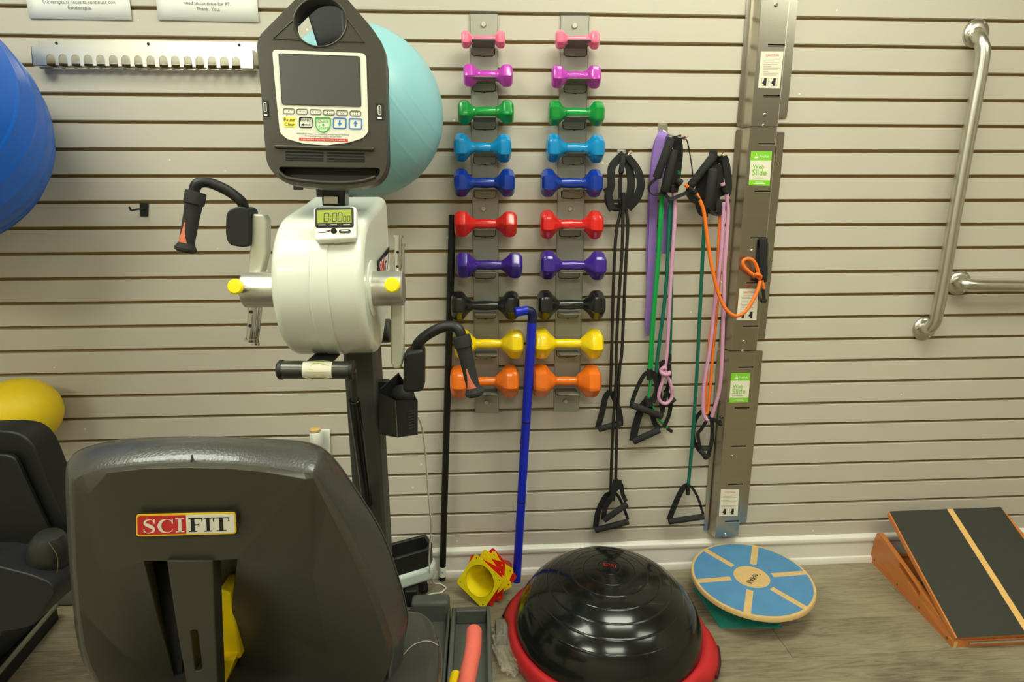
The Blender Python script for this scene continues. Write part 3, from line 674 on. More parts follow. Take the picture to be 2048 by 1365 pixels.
for q, cap in (([(-0.4070, -0.6607, 1.4830), (-0.3948, -0.6607, 1.4825), (-0.3954, -0.6637, 1.4530), (-0.4068, -0.6636, 1.4535)], 1), ([(-0.1942, -0.6611, 1.4789), (-0.1794, -0.6612, 1.4784), (-0.1801, -0.6641, 1.4485), (-0.1944, -0.6641, 1.4490)], 0)):
    up_ = obj('port_plate', plate(shift(q, CN*.0006), CN, .0008, .002), INK, con, smooth=False)
    p2 = subq(q, .3, .66, .3, .85, CN, .0012); bm = BM(); tube(bm, rp(p2, .002, 3), .0009, 5, 1, closed=True, smooth=False); obj('usb_port', bm, INKW, up_)
    obj('port_tongue', plate(subq(q, .38, .52, .36, .76, CN, .0012), CN, .001), INKG, up_, smooth=False)
    obj('port_symbol', plate(subq(q, .22, .76, .04, .14, CN, .0012), CN, .0004, .001), INKW, up_, smooth=False)

# ================================================================ kitchen timer stuck on the drum
tm = thing('digital_timer', 'white digital timer showing 0:00 stuck on the grey drum', 'timer', (-0.2715, -0.7372, 1.2240))
TN = (V((-0.3108, -0.7379, 1.2224))-V((-0.3138, -0.7084, 1.2880))).cross(V((-0.2332, -0.7085, 1.2878))-V((-0.3138, -0.7084, 1.2880))).normalized()
if TN.y > 0: TN = -TN
bm = BM(); prism(bm, rp([(-0.3136, -0.7096, 1.2853), (-0.2336, -0.7087, 1.2874), (-0.2314, -0.7356, 1.2275), (-0.3086, -0.7373, 1.2239)], .007, 4), -TN*.02); obj('case', bm, WHITE, tm, bevel=.004, seg=3)
sc_ = obj('display_panel', plate(rp([(-0.3094, -0.7103, 1.2838), (-0.2381, -0.7097, 1.2851), (-0.2362, -0.7265, 1.2477), (-0.3077, -0.7267, 1.2473)], .005, 4), TN, .0008), INK, tm, smooth=False)
lq = [(-0.3057, -0.7125, 1.2789), (-0.2418, -0.7119, 1.2802), (-0.2403, -0.7228, 1.2560), (-0.3043, -0.7232, 1.2551)]; TT = TN*.0009
obj('lcd', plate(shift(lq, TT), TN, .0005), LCD, tm, smooth=False)
SEG = {0: 'abcdef'}
def seg7(q, m, par):
    bm = BM(); w_ = .16
    for (u0, u1, v0, v1) in ((.1, .9, 1-w_*.6, 1), (.1, .9, 0, w_*.6), (0, w_*1.2, .05, .47), (0, w_*1.2, .53, .95), (1-w_*1.2, 1, .05, .47), (1-w_*1.2, 1, .53, .95)):
        prism(bm, subq(q, u0, u1, v0, v1, TN, .0015), TN*.0002)
    return obj('digit', bm, m, par, smooth=False)
LINK = mat('lcd_ink', s2l(52, 62, 34), .5)
for q in ([(-0.2925, -0.7147, 1.2739), (-0.2826, -0.7146, 1.2743), (-0.2827, -0.7222, 1.2573), (-0.2926, -0.7224, 1.2570)], [(-0.2772, -0.7146, 1.2742), (-0.2685, -0.7144, 1.2746), (-0.2682, -0.7221, 1.2576), (-0.2770, -0.7222, 1.2573)], [(-0.2669, -0.7144, 1.2746), (-0.2581, -0.7143, 1.2749), (-0.2579, -0.7219, 1.2580), (-0.2667, -0.7221, 1.2576)], [(-0.2564, -0.7173, 1.2681), (-0.2506, -0.7172, 1.2685), (-0.2503, -0.7219, 1.2579), (-0.2560, -0.7221, 1.2576)], [(-0.2491, -0.7172, 1.2685), (-0.2434, -0.7170, 1.2688), (-0.2430, -0.7218, 1.2583), (-0.2487, -0.7219, 1.2579)]):
    seg7(q, LINK, tm)
bm = BM()
for q in ([(-0.2808, -0.7171, 1.2686), (-0.2789, -0.7171, 1.2686), (-0.2789, -0.7180, 1.2667), (-0.2808, -0.7180, 1.2667)], [(-0.2806, -0.7200, 1.2622), (-0.2787, -0.7200, 1.2622), (-0.2786, -0.7209, 1.2603), (-0.2805, -0.7209, 1.2603)]): prism(bm, shift(q, TN*.0015), TN*.0002)
obj('colon', bm, LINK, tm, smooth=False)
for q, m in (([(-0.3061, -0.7235, 1.2544), (-0.2864, -0.7234, 1.2547), (-0.2862, -0.7257, 1.2494), (-0.3059, -0.7259, 1.2492)], INKG), ([(-0.2833, -0.7234, 1.2547), (-0.2635, -0.7233, 1.2550), (-0.2633, -0.7258, 1.2493), (-0.2831, -0.7258, 1.2494)], INKG), ([(-0.2597, -0.7234, 1.2546), (-0.2391, -0.7233, 1.2549), (-0.2389, -0.7257, 1.2496), (-0.2595, -0.7258, 1.2493)], INKG), ([(-0.2635, -0.7285, 1.2434), (-0.2418, -0.7284, 1.2436), (-0.2416, -0.7309, 1.2380), (-0.2633, -0.7310, 1.2378)], INK)):
    b_ = obj('button', plate(shift(q, TN*.0008), TN, .0016, .004), INK, tm, smooth=False)
    obj('button_label', plate(subq(q, .2, .8, .4, .6, TN, .0026), TN, .0002), INKW, b_, smooth=False)
bm = BM(); prism(bm, circle(V((-0.2729, -0.7296, 1.2408))+TN*.0004, (1, 0, 0), (0, 0, 1), .0055, 18), TN*.002); obj('button', bm, INK, tm, smooth=False)
obj('swoosh', plate([(-0.3028, -0.7303, 1.2394), (-0.2896, -0.7301, 1.2397), (-0.2791, -0.7285, 1.2434), (-0.2797, -0.7296, 1.2408), (-0.2895, -0.7308, 1.2383), (-0.3009, -0.7308, 1.2383)], TN, .0004), INK, tm, smooth=False)
obj('swoosh_line', plate([(-0.2915, -0.7296, 1.2409), (-0.2776, -0.7281, 1.2442), (-0.2791, -0.7288, 1.2427)], TN, .0006), INKR, tm, smooth=False)

# ================================================================ exercise seat in front
seat = thing('backed_chair', 'black vinyl machine seat seen from behind with red and white badge', 'seat', (-.42, -.98, 0))
SN = Vector((0, -1, -.2)).normalized()
top = [(-0.5769, -1.0707, 0.9035), (-0.5727, -1.0725, 0.9123), (-0.5640, -1.0735, 0.9175), (-0.5359, -1.0752, 0.9261), (-0.4830, -1.0765, 0.9323), (-0.4206, -1.0768, 0.9342), (-0.3538, -1.0760, 0.9298), (-0.3026, -1.0744, 0.9218), (-0.2588, -1.0725, 0.9123), (-0.2455, -1.0703, 0.9013)]
right = [(-0.2330, -1.0541, 0.8506), (-0.2137, -1.0372, 0.7762), (-0.1938, -1.0160, 0.6901), (-0.1781, -0.9933, 0.5965), (-0.1704, -0.9766, 0.5328), (-0.1743, -0.9656, 0.4880), (-0.1897, -0.9534, 0.4371), (-0.2151, -0.9317, 0.3583), (-0.2729, -0.9142, 0.2910)]
left = [(-0.6005, -1.0500, 0.8300), (-0.6279, -1.0273, 0.7367), (-0.6499, -1.0069, 0.6546), (-0.6683, -0.9869, 0.5745), (-0.6753, -0.9712, 0.5158), (-0.6752, -0.9611, 0.4753), (-0.6780, -0.9427, 0.4134), (-0.6639, -0.9204, 0.3221)]
bm = BM()
vt = [bm.verts.new(V(p)+Vector((0, .006, 0))) for p in top]; vr = [bm.verts.new(p) for p in right]; vl = [bm.verts.new(p) for p in left]
A_ = bm.verts.new((-0.5569, -1.0718, 0.8888)); B_ = bm.verts.new((-0.5107, -1.0493, 0.7663)); Bp = bm.verts.new((-0.4779, -1.0488, 0.7640)); Cp = bm.verts.new((-0.4113, -1.0483, 0.7617)); Cc = bm.verts.new((-0.3745, -1.0486, 0.7630)); Dd = bm.verts.new((-0.2534, -1.0748, 0.9038))
ti = [bm.verts.new(p) for p in ((-0.5182, -1.0833, 0.9263), (-0.4710, -1.0886, 0.9331), (-0.4142, -1.0899, 0.9343), (-0.3540, -1.0881, 0.9303), (-0.3052, -1.0821, 0.9206))]
# top rim strip and panel
bm.faces.new((vt[0], vt[1], vt[2], A_)); bm.faces.new((vt[2], vt[3], ti[0], A_))
for i in range(4): bm.faces.new((vt[3+i], vt[4+i], ti[i+1], ti[i])) if 4+i < 8 else None
bm.faces.new((vt[7], vt[8], Dd, ti[4])); bm.faces.new((vt[8], vt[9], Dd))
mid_l = bm.verts.new((-0.4658, -1.0761, 0.8704)); mid_r = bm.verts.new((-0.3715, -1.0754, 0.8669)); 
bm.faces.new((A_, ti[0], ti[1], mid_l)); bm.faces.new((ti[1], ti[2], ti[3], mid_r, mid_l)); bm.faces.new((ti[3], ti[4], Dd, mid_r))
bm.faces.new((A_, mid_l, B_)); bm.faces.new((mid_l, Bp, B_)); bm.faces.new((mid_l, mid_r, Cp, Bp)); bm.faces.new((mid_r, Cc, Cp)); bm.faces.new((mid_r, Dd, Cc))
# left facet and right facet
E1 = bm.verts.new((-0.5672, -0.9462, 0.5810)); E2 = bm.verts.new((-0.5883, -0.8908, 0.4042)); E3 = bm.verts.new((-0.5883, -0.8861, 0.2806))
fl_ = [vt[0]]+vl
m1 = bm.verts.new((-0.5915, -1.0216, 0.7278)); m2 = bm.verts.new((-0.6360, -0.9480, 0.5202))
bm.faces.new((vt[0], A_, m1, vl[0])); bm.faces.new((A_, B_, m1)); bm.faces.new((vl[0], m1, vl[1])); bm.faces.new((vl[1], m1, m2, vl[2])); bm.faces.new((m1, B_, E1, m2)); bm.faces.new((vl[2], m2, vl[3])); bm.faces.new((m2, E1, E2)); bm.faces.new((vl[3], m2, vl[4])); bm.faces.new((vl[4], m2, E2, vl[5])); bm.faces.new((vl[5], E2, vl[6])); bm.faces.new((vl[6], E2, E3, vl[7]))
G1 = bm.verts.new((-0.4502, -0.9285, 0.5925)); G2 = bm.verts.new((-0.4749, -0.8759, 0.4294)); G3 = bm.verts.new((-0.4963, -0.8337, 0.2187))
n1 = bm.verts.new((-0.2806, -0.9954, 0.6968)); n2 = bm.verts.new((-0.2920, -0.9268, 0.4838))
bm.faces.new((vt[9], vr[0], n1, Dd)); bm.faces.new((Dd, n1, Cc)); bm.faces.new((vr[0], vr[1], n1)); bm.faces.new((vr[1], vr[2], n1)); bm.faces.new((n1, vr[2], vr[3], n2)); bm.faces.new((n1, n2, G1, Cc)); bm.faces.new((n2, vr[3], vr[4])); bm.faces.new((n2, vr[4], vr[5])); bm.faces.new((n2, vr[5], vr[6])); bm.faces.new((n2, G2, G1)); bm.faces.new((n2, vr[6], vr[7], G2)); bm.faces.new((vr[7], vr[8], G3, G2))
sh_ = obj('backrest_shell', bm, SHELL, seat, angle=60)
SHELL_OFF = -1
md = sh_.modifiers.new('thick', 'SOLIDIFY'); md.thickness = .02; md.offset = SHELL_OFF; 
md = sh_.modifiers.new('bev', 'BEVEL'); md.width = .005; md.segments = 3; md.angle_limit = math.radians(12)
# make the shell's thickness go forward
# central post with its slot
slot = rp([(-0.4707, -1.0270, 0.6250), (-0.4593, -1.0272, 0.6260), (-0.4707, -1.0089, 0.5347), (-0.4835, -1.0078, 0.5291)], .009, 4)
bm = BM(); prism(bm, [(-0.4737, -1.0558, 0.7692), (-0.4078, -1.0552, 0.7662), (-0.4286, -1.0312, 0.6459), (-0.4525, -1.0024, 0.5020), (-0.4764, -0.9760, 0.3700), (-0.5153, -0.9766, 0.3731), (-0.5035, -1.0031, 0.5055), (-0.4863, -1.0351, 0.6655)], (0, .03, 0), [slot])
obj('back_post', bm, SHELL, seat, bevel=.003)
# dark channel beside the post (left), yellow carriage visible on the right
bm = BM(); prism(bm, [(-0.5812, -0.9441, 0.6956), (-0.5158, -0.9435, 0.6926), (-0.6149, -0.8547, 0.2486), (-0.6515, -0.8553, 0.2516)], (0, .004, 0)); obj('channel_back', bm, BLACK, seat)
bm = BM(); prism(bm, [(-0.4655, -0.9309, 0.6295), (-0.4471, -0.9289, 0.6196), (-0.4549, -0.9081, 0.4655), (-0.5433, -0.9092, 0.4712), (-0.5329, -0.9132, 0.5410), (-0.5019, -0.9204, 0.5769)], (0, .05, 0)); yf = obj('seat_carriage', bm, YFRAME, seat, bevel=.004)
bm = BM(); prism(bm, [(-0.4880, -0.9265, 0.4823), (-0.4562, -0.9265, 0.4823), (-0.4787, -0.9263, 0.4316), (-0.5014, -0.9173, 0.3864), (-0.5491, -0.9180, 0.3898), (-0.5332, -0.9270, 0.4852)], (0, .06, -.0)); obj('lever_plate', bm, YFRAME, seat, bevel=.004)
bm = BM(); prism(bm, [(-0.4958, -0.9876, 0.5979), (-0.4707, -0.9873, 0.5964), (-0.4912, -0.9651, 0.4855), (-0.5148, -0.9654, 0.4871)], (0, .006, 0)); obj('added_slot_insert', bm, YFRAME, seat)  # added plate close behind the slot so the yellow there catches light
obj('seat_post', bx((-.46, -.99, 0.06), (-.40, -.93, .40)), YFRAME, seat, bevel=.006)
obj('seat_foot', bx((-.56, -1.10, 0.0), (-.37, -.80, .012)), DGREY, seat, bevel=.004)
# upholstered cushion behind the shell: near ring to far ring
def ring(bm, pts): return [bm.verts.new(p) for p in pts]
near = [(-0.6251, -1.0215, 0.8077), (-0.5992, -1.0419, 0.8897), (-0.5882, -1.0447, 0.9033), (-0.5554, -1.0468, 0.9141), (-0.5005, -1.0481, 0.9205), (-0.4359, -1.0485, 0.9224), (-0.3666, -1.0477, 0.9183), (-0.3134, -1.0461, 0.9103), (-0.2626, -1.0439, 0.8996), (-0.2497, -1.0391, 0.8855), (-0.2234, -1.0084, 0.7720), (-0.1971, -0.9842, 0.6712), (-0.1794, -0.9599, 0.5697), (-0.1716, -0.9427, 0.5037), (-0.1768, -0.9329, 0.4544), (-0.2245, -0.8959, 0.3047), (-0.4262, -0.8940, 0.2698), (-0.6741, -0.8980, 0.2898), (-0.7088, -0.9233, 0.4415), (-0.7023, -0.9478, 0.5389), (-0.6591, -0.9930, 0.6900)]
farr = [(-0.6866, -0.9508, 0.7539), (-0.6530, -0.9740, 0.8702), (-0.6391, -0.9715, 0.9073), (-0.5921, -0.9752, 0.9261), (-0.5301, -0.9766, 0.9330), (-0.4550, -0.9767, 0.9333), (-0.3945, -0.9760, 0.9302), (-0.3278, -0.9750, 0.9249), (-0.2755, -0.9734, 0.9170), (-0.2442, -0.9683, 0.8917), (-0.2078, -0.9531, 0.8155), (-0.1769, -0.9368, 0.7339), (-0.1589, -0.9193, 0.6467), (-0.1476, -0.9026, 0.5629), (-0.1522, -0.8889, 0.4945), (-0.2144, -0.8391, 0.2453), (-0.4543, -0.8306, 0.2031), (-0.7187, -0.8349, 0.2244), (-0.7507, -0.8684, 0.3920), (-0.7538, -0.8881, 0.4903), (-0.7220, -0.9177, 0.6386)]
midr = []
for a_, b_ in zip(near, farr):
    p = (V(a_)+V(b_))/2; c = Vector((-.42, p.y, .72)); dn = (p-c).normalized(); midr.append(p+dn*(.003+.011*max(0, dn.z)**2))
back = [V(p)+Vector((0, .03, 0))+(Vector((-.42, V(p).y, .72))-V(p)).normalized()*.03 for p in farr]
cen = lambda p: (Vector((-.42, V(p).y, .72))-V(p)).normalized()
first_ = [V(p)+cen(p)*.02+Vector((0, .003, 0)) for p in near]
lip = [V(p)+cen(p)*.012+Vector((0, .012, 0)) for p in farr]
rows = [catmull(R_, 3, True) for R_ in (first_, near, midr, farr, lip, back)]
cols_ = [catmull([r[k] for r in rows], 4) for k in range(len(rows[0]))]
bm = BM(); G = [[bm.verts.new(p) for p in c_] for c_ in cols_]
for k in range(len(G)):
    A, B = G[k], G[(k+1) % len(G)]
    for i in range(len(A)-1): bm.faces.new((A[i], A[i+1], B[i+1], B[i]))
bm.faces.new([g[-1] for g in G])
cu_ = obj('backrest_cushion', bm, LEATHER, seat, angle=80)
bm = BM(); tube(bm, [V(p)+(V(p)-Vector((-.42, V(p).y, .72))).normalized()*.0008 for p in farr[1:16]], .0011, 5, 4); obj('piping', bm, mat('thread', s2l(84, 81, 73), .7, var=.3, scale=400), cu_)
bm = BM(); tube(bm, [(-0.4187, -1.0553, 0.9266), (-0.4312, -1.0242, 0.9310), (-0.4448, -0.9919, 0.9346), (-0.4520, -0.9767, 0.9336)], .0014, 6); obj('seam', bm, INK, cu_)
# badge
bq = [(-0.4908, -1.0748, 0.8616), (-0.3538, -1.0746, 0.8604), (-0.3593, -1.0669, 0.8221), (-0.5001, -1.0670, 0.8227)]
bq = shift(bq, SN*.004)
obj('badge_rim', plate(rp([lerpq(bq, -.012, -.05), lerpq(bq, 1.012, -.05), lerpq(bq, 1.012, 1.05), lerpq(bq, -.012, 1.05)], .006, 4), SN, .0015), INK, seat, smooth=False)
bd = obj('badge', plate(rp(shift(bq, SN*.0012), .005, 4), SN, .0014), INKY if False else mat('badge_yellow', s2l(240, 200, 40), .35), seat, smooth=False)
BQ = SN*.0027
obj('badge_red', plate(rp(subq(bq, .014, .5, .07, .93, SN, .0026), [.004, 0, 0, .004], 3), SN, .0003), INKR, bd, smooth=False)
obj('badge_white', plate(rp(subq(bq, .5, .986, .07, .93, SN, .0026), [0, .004, .004, 0], 3), SN, .0003), INKW, bd, smooth=False)
def serif(kind, u0, u1, v0, v1, m):
    # serif capitals built from strokes: unit box (0..1, 0..1)
    bm = BM()
    def bxx(a0, a1, c0, c1):
        prism(bm, [lerpq(bq, u0+(u1-u0)*x, v0+(v1-v0)*y)+SN*.0031 for x, y in ((a0, c1), (a1, c1), (a1, c0), (a0, c0))], SN*.0003)
    def stroke(pts, wds, n=6):
        P = catmull([Vector((x, y, 0)) for x, y in pts], n); N = len(P)
        Wl = catmull([Vector((w_, 0, 0)) for w_ in wds], n)
        L_, R_2 = [], []
        for i, p in enumerate(P):
            d = (P[min(i+1, N-1)]-P[max(i-1, 0)]).normalized(); t = Vector((-d.y, d.x, 0))
            L_.append(p+t*Wl[i].x/2); R_2.append(p-t*Wl[i].x/2)
        vs_ = [[bm.verts.new(lerpq(bq, u0+(u1-u0)*p.x, v0+(v1-v0)*p.y)+SN*.0034) for p in X] for X in (L_, R_2)]
        for i in range(N-1): bm.faces.new((vs_[0][i], vs_[0][i+1], vs_[1][i+1], vs_[1][i]))
    if kind == 'I': bxx(.33, .67, 0, 1); bxx(.05, .95, 0, .07); bxx(.05, .95, .93, 1)
    if kind == 'F': bxx(.16, .42, 0, 1); bxx(0, .6, 0, .07); bxx(0, 1, .93, 1); bxx(.4, .75, .47, .54); bxx(.93, 1, .72, .95); bxx(.7, .76, .38, .62)
    if kind == 'T': bxx(.38, .62, 0, 1); bxx(.2, .8, 0, .07); bxx(0, 1, .93, 1); bxx(0, .06, .7, .95); bxx(.94, 1, .7, .95)
    if kind == 'C': stroke([(.93, .72), (.8, .93), (.55, .98), (.25, .85), (.12, .5), (.25, .15), (.55, .02), (.8, .08), (.95, .24)], [.04, .05, .05, .17, .24, .17, .05, .05, .03]); bxx(.89, .96, .66, .99)
    if kind == 'S': stroke([(.88, .74), (.72, .95), (.48, .98), (.22, .88), (.2, .68), (.5, .53), (.8, .36), (.8, .14), (.52, .02), (.26, .05), (.1, .26)], [.04, .05, .06, .14, .2, .26, .2, .14, .06, .05, .03]); bxx(.83, .9, .68, .99); bxx(.08, .15, .02, .32)
    obj('badge_letter', bm, m, bd, smooth=False)
serif('S', .065, .2, .16, .78, INKW); serif('C', .215, .375, .16, .78, INKW); serif('I', .39, .485, .16, .8, INKW)
serif('F', .525, .665, .16, .8, INK); serif('I', .675, .765, .16, .8, INK); serif('T', .77, .935, .16, .8, INK)
# seat cushion
bm = BM(); prism(bm, rp([(-.66, -1.12, .345), (-.105, -1.12, .345), (-.086, -.85, .345), (-.125, -.725, .345), (-.62, -.725, .345)], [.05, .05, .09, .05, .08], 6), (0, 0, .078))
sc2 = obj('seat_cushion', bm, LEATHER, seat, bevel=.02, seg=4)
bm = BM(); P = rp([(-.105, -1.12, .395), (-.083, -.85, .395), (-.122, -.722, .395), (-.3, -.722, .395)], [0, .09, .05, 0], 6); tube(bm, P, .0014, 6, 2, smooth=False); obj('piping', bm, MATS['thread'], sc2)
bm = BM(); tube(bm, [(-0.1784, -0.9023, 0.4245), (-0.1513, -0.8495, 0.4245), (-0.1279, -0.8343, 0.4245), (-0.1108, -0.8342, 0.4235), (-0.0952, -0.8421, 0.4200)], .0011, 5); obj('stitching', bm, mat('thread_light', s2l(150, 146, 134), .7), sc2)
obj('seat_pan', bx((-.60, -1.1, .33), (-.13, -.76, .345)), BLACK, seat, bevel=.004)
# yellow side brackets and coral foam arm
bm = BM(); tube(bm, [(-0.1144, -0.8857, 0.3100), (-0.1107, -0.8038, 0.3100), (-0.1126, -0.7804, 0.3050)], .011, 12); obj('side_bracket', bm, YFRAME, seat)
bm = BM(); tube(bm, [(-0.0746, -0.8538, 0.3000), (-0.0674, -0.8051, 0.3000), (-0.0649, -0.7889, 0.3000)], .012, 12); obj('side_bracket', bm, YFRAME, seat)
bm = BM(); pts = [V((-0.0271, -0.6671, 0.3000)), V((-0.0288, -0.7239, 0.3050)), V((-0.0367, -0.7876, 0.3100)), V((-0.0483, -0.8705, 0.3150)), V((-0.0641, -0.9647, 0.3200))]
L0 = pts[0]+(pts[0]-pts[1]).normalized()*.012
tube(bm, [L0]+pts, lambda t: .0185*(1 if t > .12 else max(.35, math.sin(min(1, t/.12)*math.pi/2))), 20, 8); obj('foam_arm', bm, CORAL, seat, label='coral foam covered arm')
bm = BM(); tube(bm, [pts[-1], pts[-1]+Vector((-.12, -.05, .0)), Vector((-.3, -.96, .33))], .009, 10); obj('arm_bar', bm, YFRAME, seat)

# ================================================================ stepper machine at the left edge
STB = mat('stepper_black', s2l(15, 15, 14), .5, var=.1)
st = thing('seated_stepper', 'black padded machine seat on a grey rail under the yellow ball', 'exercise machine', (-1.33, -.45, 0))
q = [(-1.2819, -0.6200, 0.7804), (-1.1929, -0.6200, 0.8148), (-1.0384, -0.6200, 0.8189), (-0.9965, -0.6200, 0.8110), (-0.9750, -0.6200, 0.7803), (-0.9552, -0.6200, 0.6705), (-0.9336, -0.6200, 0.5750), (-0.9414, -0.6200, 0.5146), (-0.9817, -0.6200, 0.4190), (-1.1272, -0.6200, 0.3526), (-1.3777, -0.6200, 0.3644)]
bm = BM(); prism(bm, rp(q, .02, 3), (0, .07, 0)); obj('backrest', bm, STB, st, bevel=.015, seg=3)
q = [(-1.2542, -0.6250, 0.7472), (-1.0438, -0.6250, 0.7704), (-1.0073, -0.6250, 0.7659), (-0.9934, -0.6250, 0.7043), (-0.9642, -0.6250, 0.5791), (-0.9810, -0.6250, 0.4811), (-1.3225, -0.6250, 0.4440)]
bm = BM(); prism(bm, rp(q, .015, 3), (0, -.012, 0)); obj('backrest_panel', bm, STB, st, bevel=.006)
c = V((-0.9547, -0.6600, 0.5436)); bm = BM(); lathe(bm, [(0, -.055), (.025, -.05), (.038, -.03), (.042, 0), (.038, .03), (.025, .05), (0, .055)], c, (.2, -.1, 1), 24); ap = obj('side_bolster', bm, mat('bolster_vinyl', s2l(34, 34, 30), .38), st)
bm = BM(); tube(bm, [c+Vector((.026, -.03, .045)), c+Vector((.036, -.028, .01)), c+Vector((.03, -.03, -.03)), c+Vector((.012, -.03, -.05))], .001, 5); obj('stitching', bm, mat('thread_olive', s2l(96, 84, 52), .7), ap)
q = [(-1.2361, -0.7200, 0.5681), (-1.0305, -0.7200, 0.5598), (-0.9553, -0.7200, 0.5331), (-0.9202, -0.7200, 0.5137), (-0.9102, -0.7200, 0.4892), (-0.9667, -0.7200, 0.4122), (-1.0102, -0.7200, 0.3994), (-1.2742, -0.7200, 0.4023)]
bm = BM(); prism(bm, rp(q, .014, 3), (0, .2, 0)); obj('seat_cushion', bm, mat('navy_vinyl', s2l(21, 21, 24), .5, var=.3), st, bevel=.02, seg=3)
bm = BM(); prism(bm, [(-1.3683, -0.1604, 0.0500), (-1.3282, -0.4442, 0.0500), (-1.2910, -0.7082, 0.0500), (-1.4850, -0.6970, 0.0500), (-2.0766, -0.1184, 0.0500)], (0, 0, -.05)); obj('base', bm, STB, st)
bm = BM(); tube(bm, [(-1.3628, -0.1673, 0.0550), (-1.3228, -0.4499, 0.0550), (-1.2857, -0.7129, 0.0550)], .007, 8, smooth=False); obj('base_edge', bm, mat('edge_grey', s2l(120, 116, 100), .5, .2), st)
obj('frame_tube', bx((-1.62, -.10, .0), (-1.24, -.05, .085)), mat('frame_grey', s2l(112, 114, 108), .4, .3), st, bevel=.012, seg=3)
obj('frame_post', bx((-1.46, -.52, .05), (-1.36, -.2, .12)), BLACK, st, bevel=.006)
obj('seat_support', bx((-1.40, -.56, .05), (-1.30, -.48, .45)), BLACK, st, bevel=.006)
bm = BM(); cyl(bm, (-1.0664, -0.5000, 0.3420), (-1.1040, -0.5000, 0.3220), .012); obj('knob', bm, BLACK, st)

# ================================================================ things on the wall
UP = Vector((0, 0, 1)); OUT = Vector((0, -1, 0))
# paper notices
def notice(bl, br, label):
    bl, br = V(bl), V(br); d = (br-bl).normalized(); u = UP.cross(d).cross(d)
    u = OUT.cross(d); u = -u if u.z < 0 else u
    t = thing('paper_notice', label, 'notice', (bl+br)/2)
    h = .216; w_ = (br-bl).length
    bm = BM(); n_ = 12
    g = [[bm.verts.new(bl+d*w_*i/n_+u*h*j/4+OUT*(.0015+.002*(1-j/4)*(.5+.5*math.cos(i/n_*6.28)))) for j in range(5)] for i in range(n_+1)]
    for i in range(n_):
        for j in range(4): bm.faces.new((g[i][j], g[i+1][j], g[i+1][j+1], g[i][j+1]))
    o = obj('sheet', bm, PAPER, t); s = o.modifiers.new('t', 'SOLIDIFY'); s.thickness = .0003
    return t
n1_ = notice((-1.2465, -0.0020, 1.8053), (-0.9688, -0.0020, 1.8054), 'white paper notice with Spanish text taped above the notched rack')
text('fisioterapia si necesita continuar con', (-1.2037, -0.0045, 1.8439), (-1.0085, -0.0045, 1.8455), OUT, INKG, n1_); text('fisioterapia.', (-1.1390, -0.0045, 1.8303), (-1.0744, -0.0045, 1.8299), OUT, INKG, n1_)
n2_ = notice((-0.8975, -0.0020, 1.8064), (-0.6190, -0.0020, 1.8041), 'white paper notice ending Thank You beside the screen console')
text('need to continue for PT.', (-0.8216, -0.0045, 1.8476), (-0.6926, -0.0045, 1.8450), OUT, INKG, n2_); text('Thank  You.', (-0.7891, -0.0045, 1.8327), (-0.7245, -0.0045, 1.8310), OUT, INKG, n2_)

# notched band rack
rk = thing('notched_band_rack', 'stainless wall rack with sixteen notches below the notices', 'rack', (-0.9479, -0.0020, 1.7150))
pl = [(-1.2317, -0.0030, 1.7521), (-0.6302, -0.0030, 1.7525), (-0.6336, -0.0030, 1.6886), (-1.2401, -0.0030, 1.6894)]
bm = BM(); prism(bm, pl, (0, -.002, 0), []); obj('back_plate', bm, STEELH, rk, bevel=.0006)
for p in ((-1.1845, -0.0052, 1.7423), (-0.9332, -0.0052, 1.7432), (-0.6802, -0.0052, 1.7431)):
    bm = BM(); lathe(bm, [(.0045, 0), (.0045, .0004), (0, .0004)], p, (0, -1, 0), 14); obj('mounting_hole', bm, INK, rk)
    bm = BM(); tube(bm, circle(p, (1, 0, 0), (0, 0, 1), .0046, 14), .0006, 5, 1, closed=True); obj('hole_rim', bm, STEELH, rk)
FT = [V((-1.2308, -0.0420, 1.7240)), V((-0.6299, -0.0420, 1.7223)), V((-0.6322, -0.0420, 1.6720)), V((-1.2349, -0.0420, 1.6754))]
tl, tr, br_, bl_ = FT
P = [tl, tr, br_]; N = 16
cx_ = [284, 353, 424, 494, 565, 637, 708, 778, 850, 922, 990, 1062, 1130, 1201, 1272, 1340]
for cx in reversed(cx_):
    u = (cx/2.844-63)/(507-63); hw = .0195; ht = .62
    for k in range(9):
        a = math.pi*k/8; du = hw*math.cos(a); dv = math.sin(a)*.25
        P.append(lerpq([tl, tr, br_, bl_], u+du, (ht-.25+dv) if 0 < k < 8 else 0))
        if k == 0: P.append(lerpq([tl, tr, br_, bl_], u+du, ht-.25))
        if k == 8: P.insert(-1, lerpq([tl, tr, br_, bl_], u+du, ht-.25))
P.append(bl_)
bm = BM(); prism(bm, P, (0, .0018, 0)); obj('notched_front', bm, STEELH, rk, smooth=False)
bm = BM(); us = [(cx/2.844-63)/(507-63) for cx in cx_]; ed = [0]+[v for u in us for v in (u-.0195, u+.0195)]+[1]
for i in range(0, len(ed), 2):
    p0, p1 = bl_.lerp(br_, ed[i]), bl_.lerp(br_, ed[i+1]); dp = Vector((0, .036, 0)); prism(bm, [p0, p1, p1+dp, p0+dp], (0, 0, .0018))
box(bm, bl_+Vector((0, .026, 0)), br_+Vector((0, .037, .0018)))
obj('comb_flange', bm, STEELH, rk, smooth=False)
bm = BM(); prism(bm, [tr, tr+Vector((0, .037, 0)), br_+Vector((0, .037, 0)), br_], (-.0015, 0, 0)); prism(bm, [tl, tl+Vector((0, .037, 0)), bl_+Vector((0, .037, 0)), bl_], (.0015, 0, 0)); obj('end_flange', bm, STEELH, rk, smooth=False)
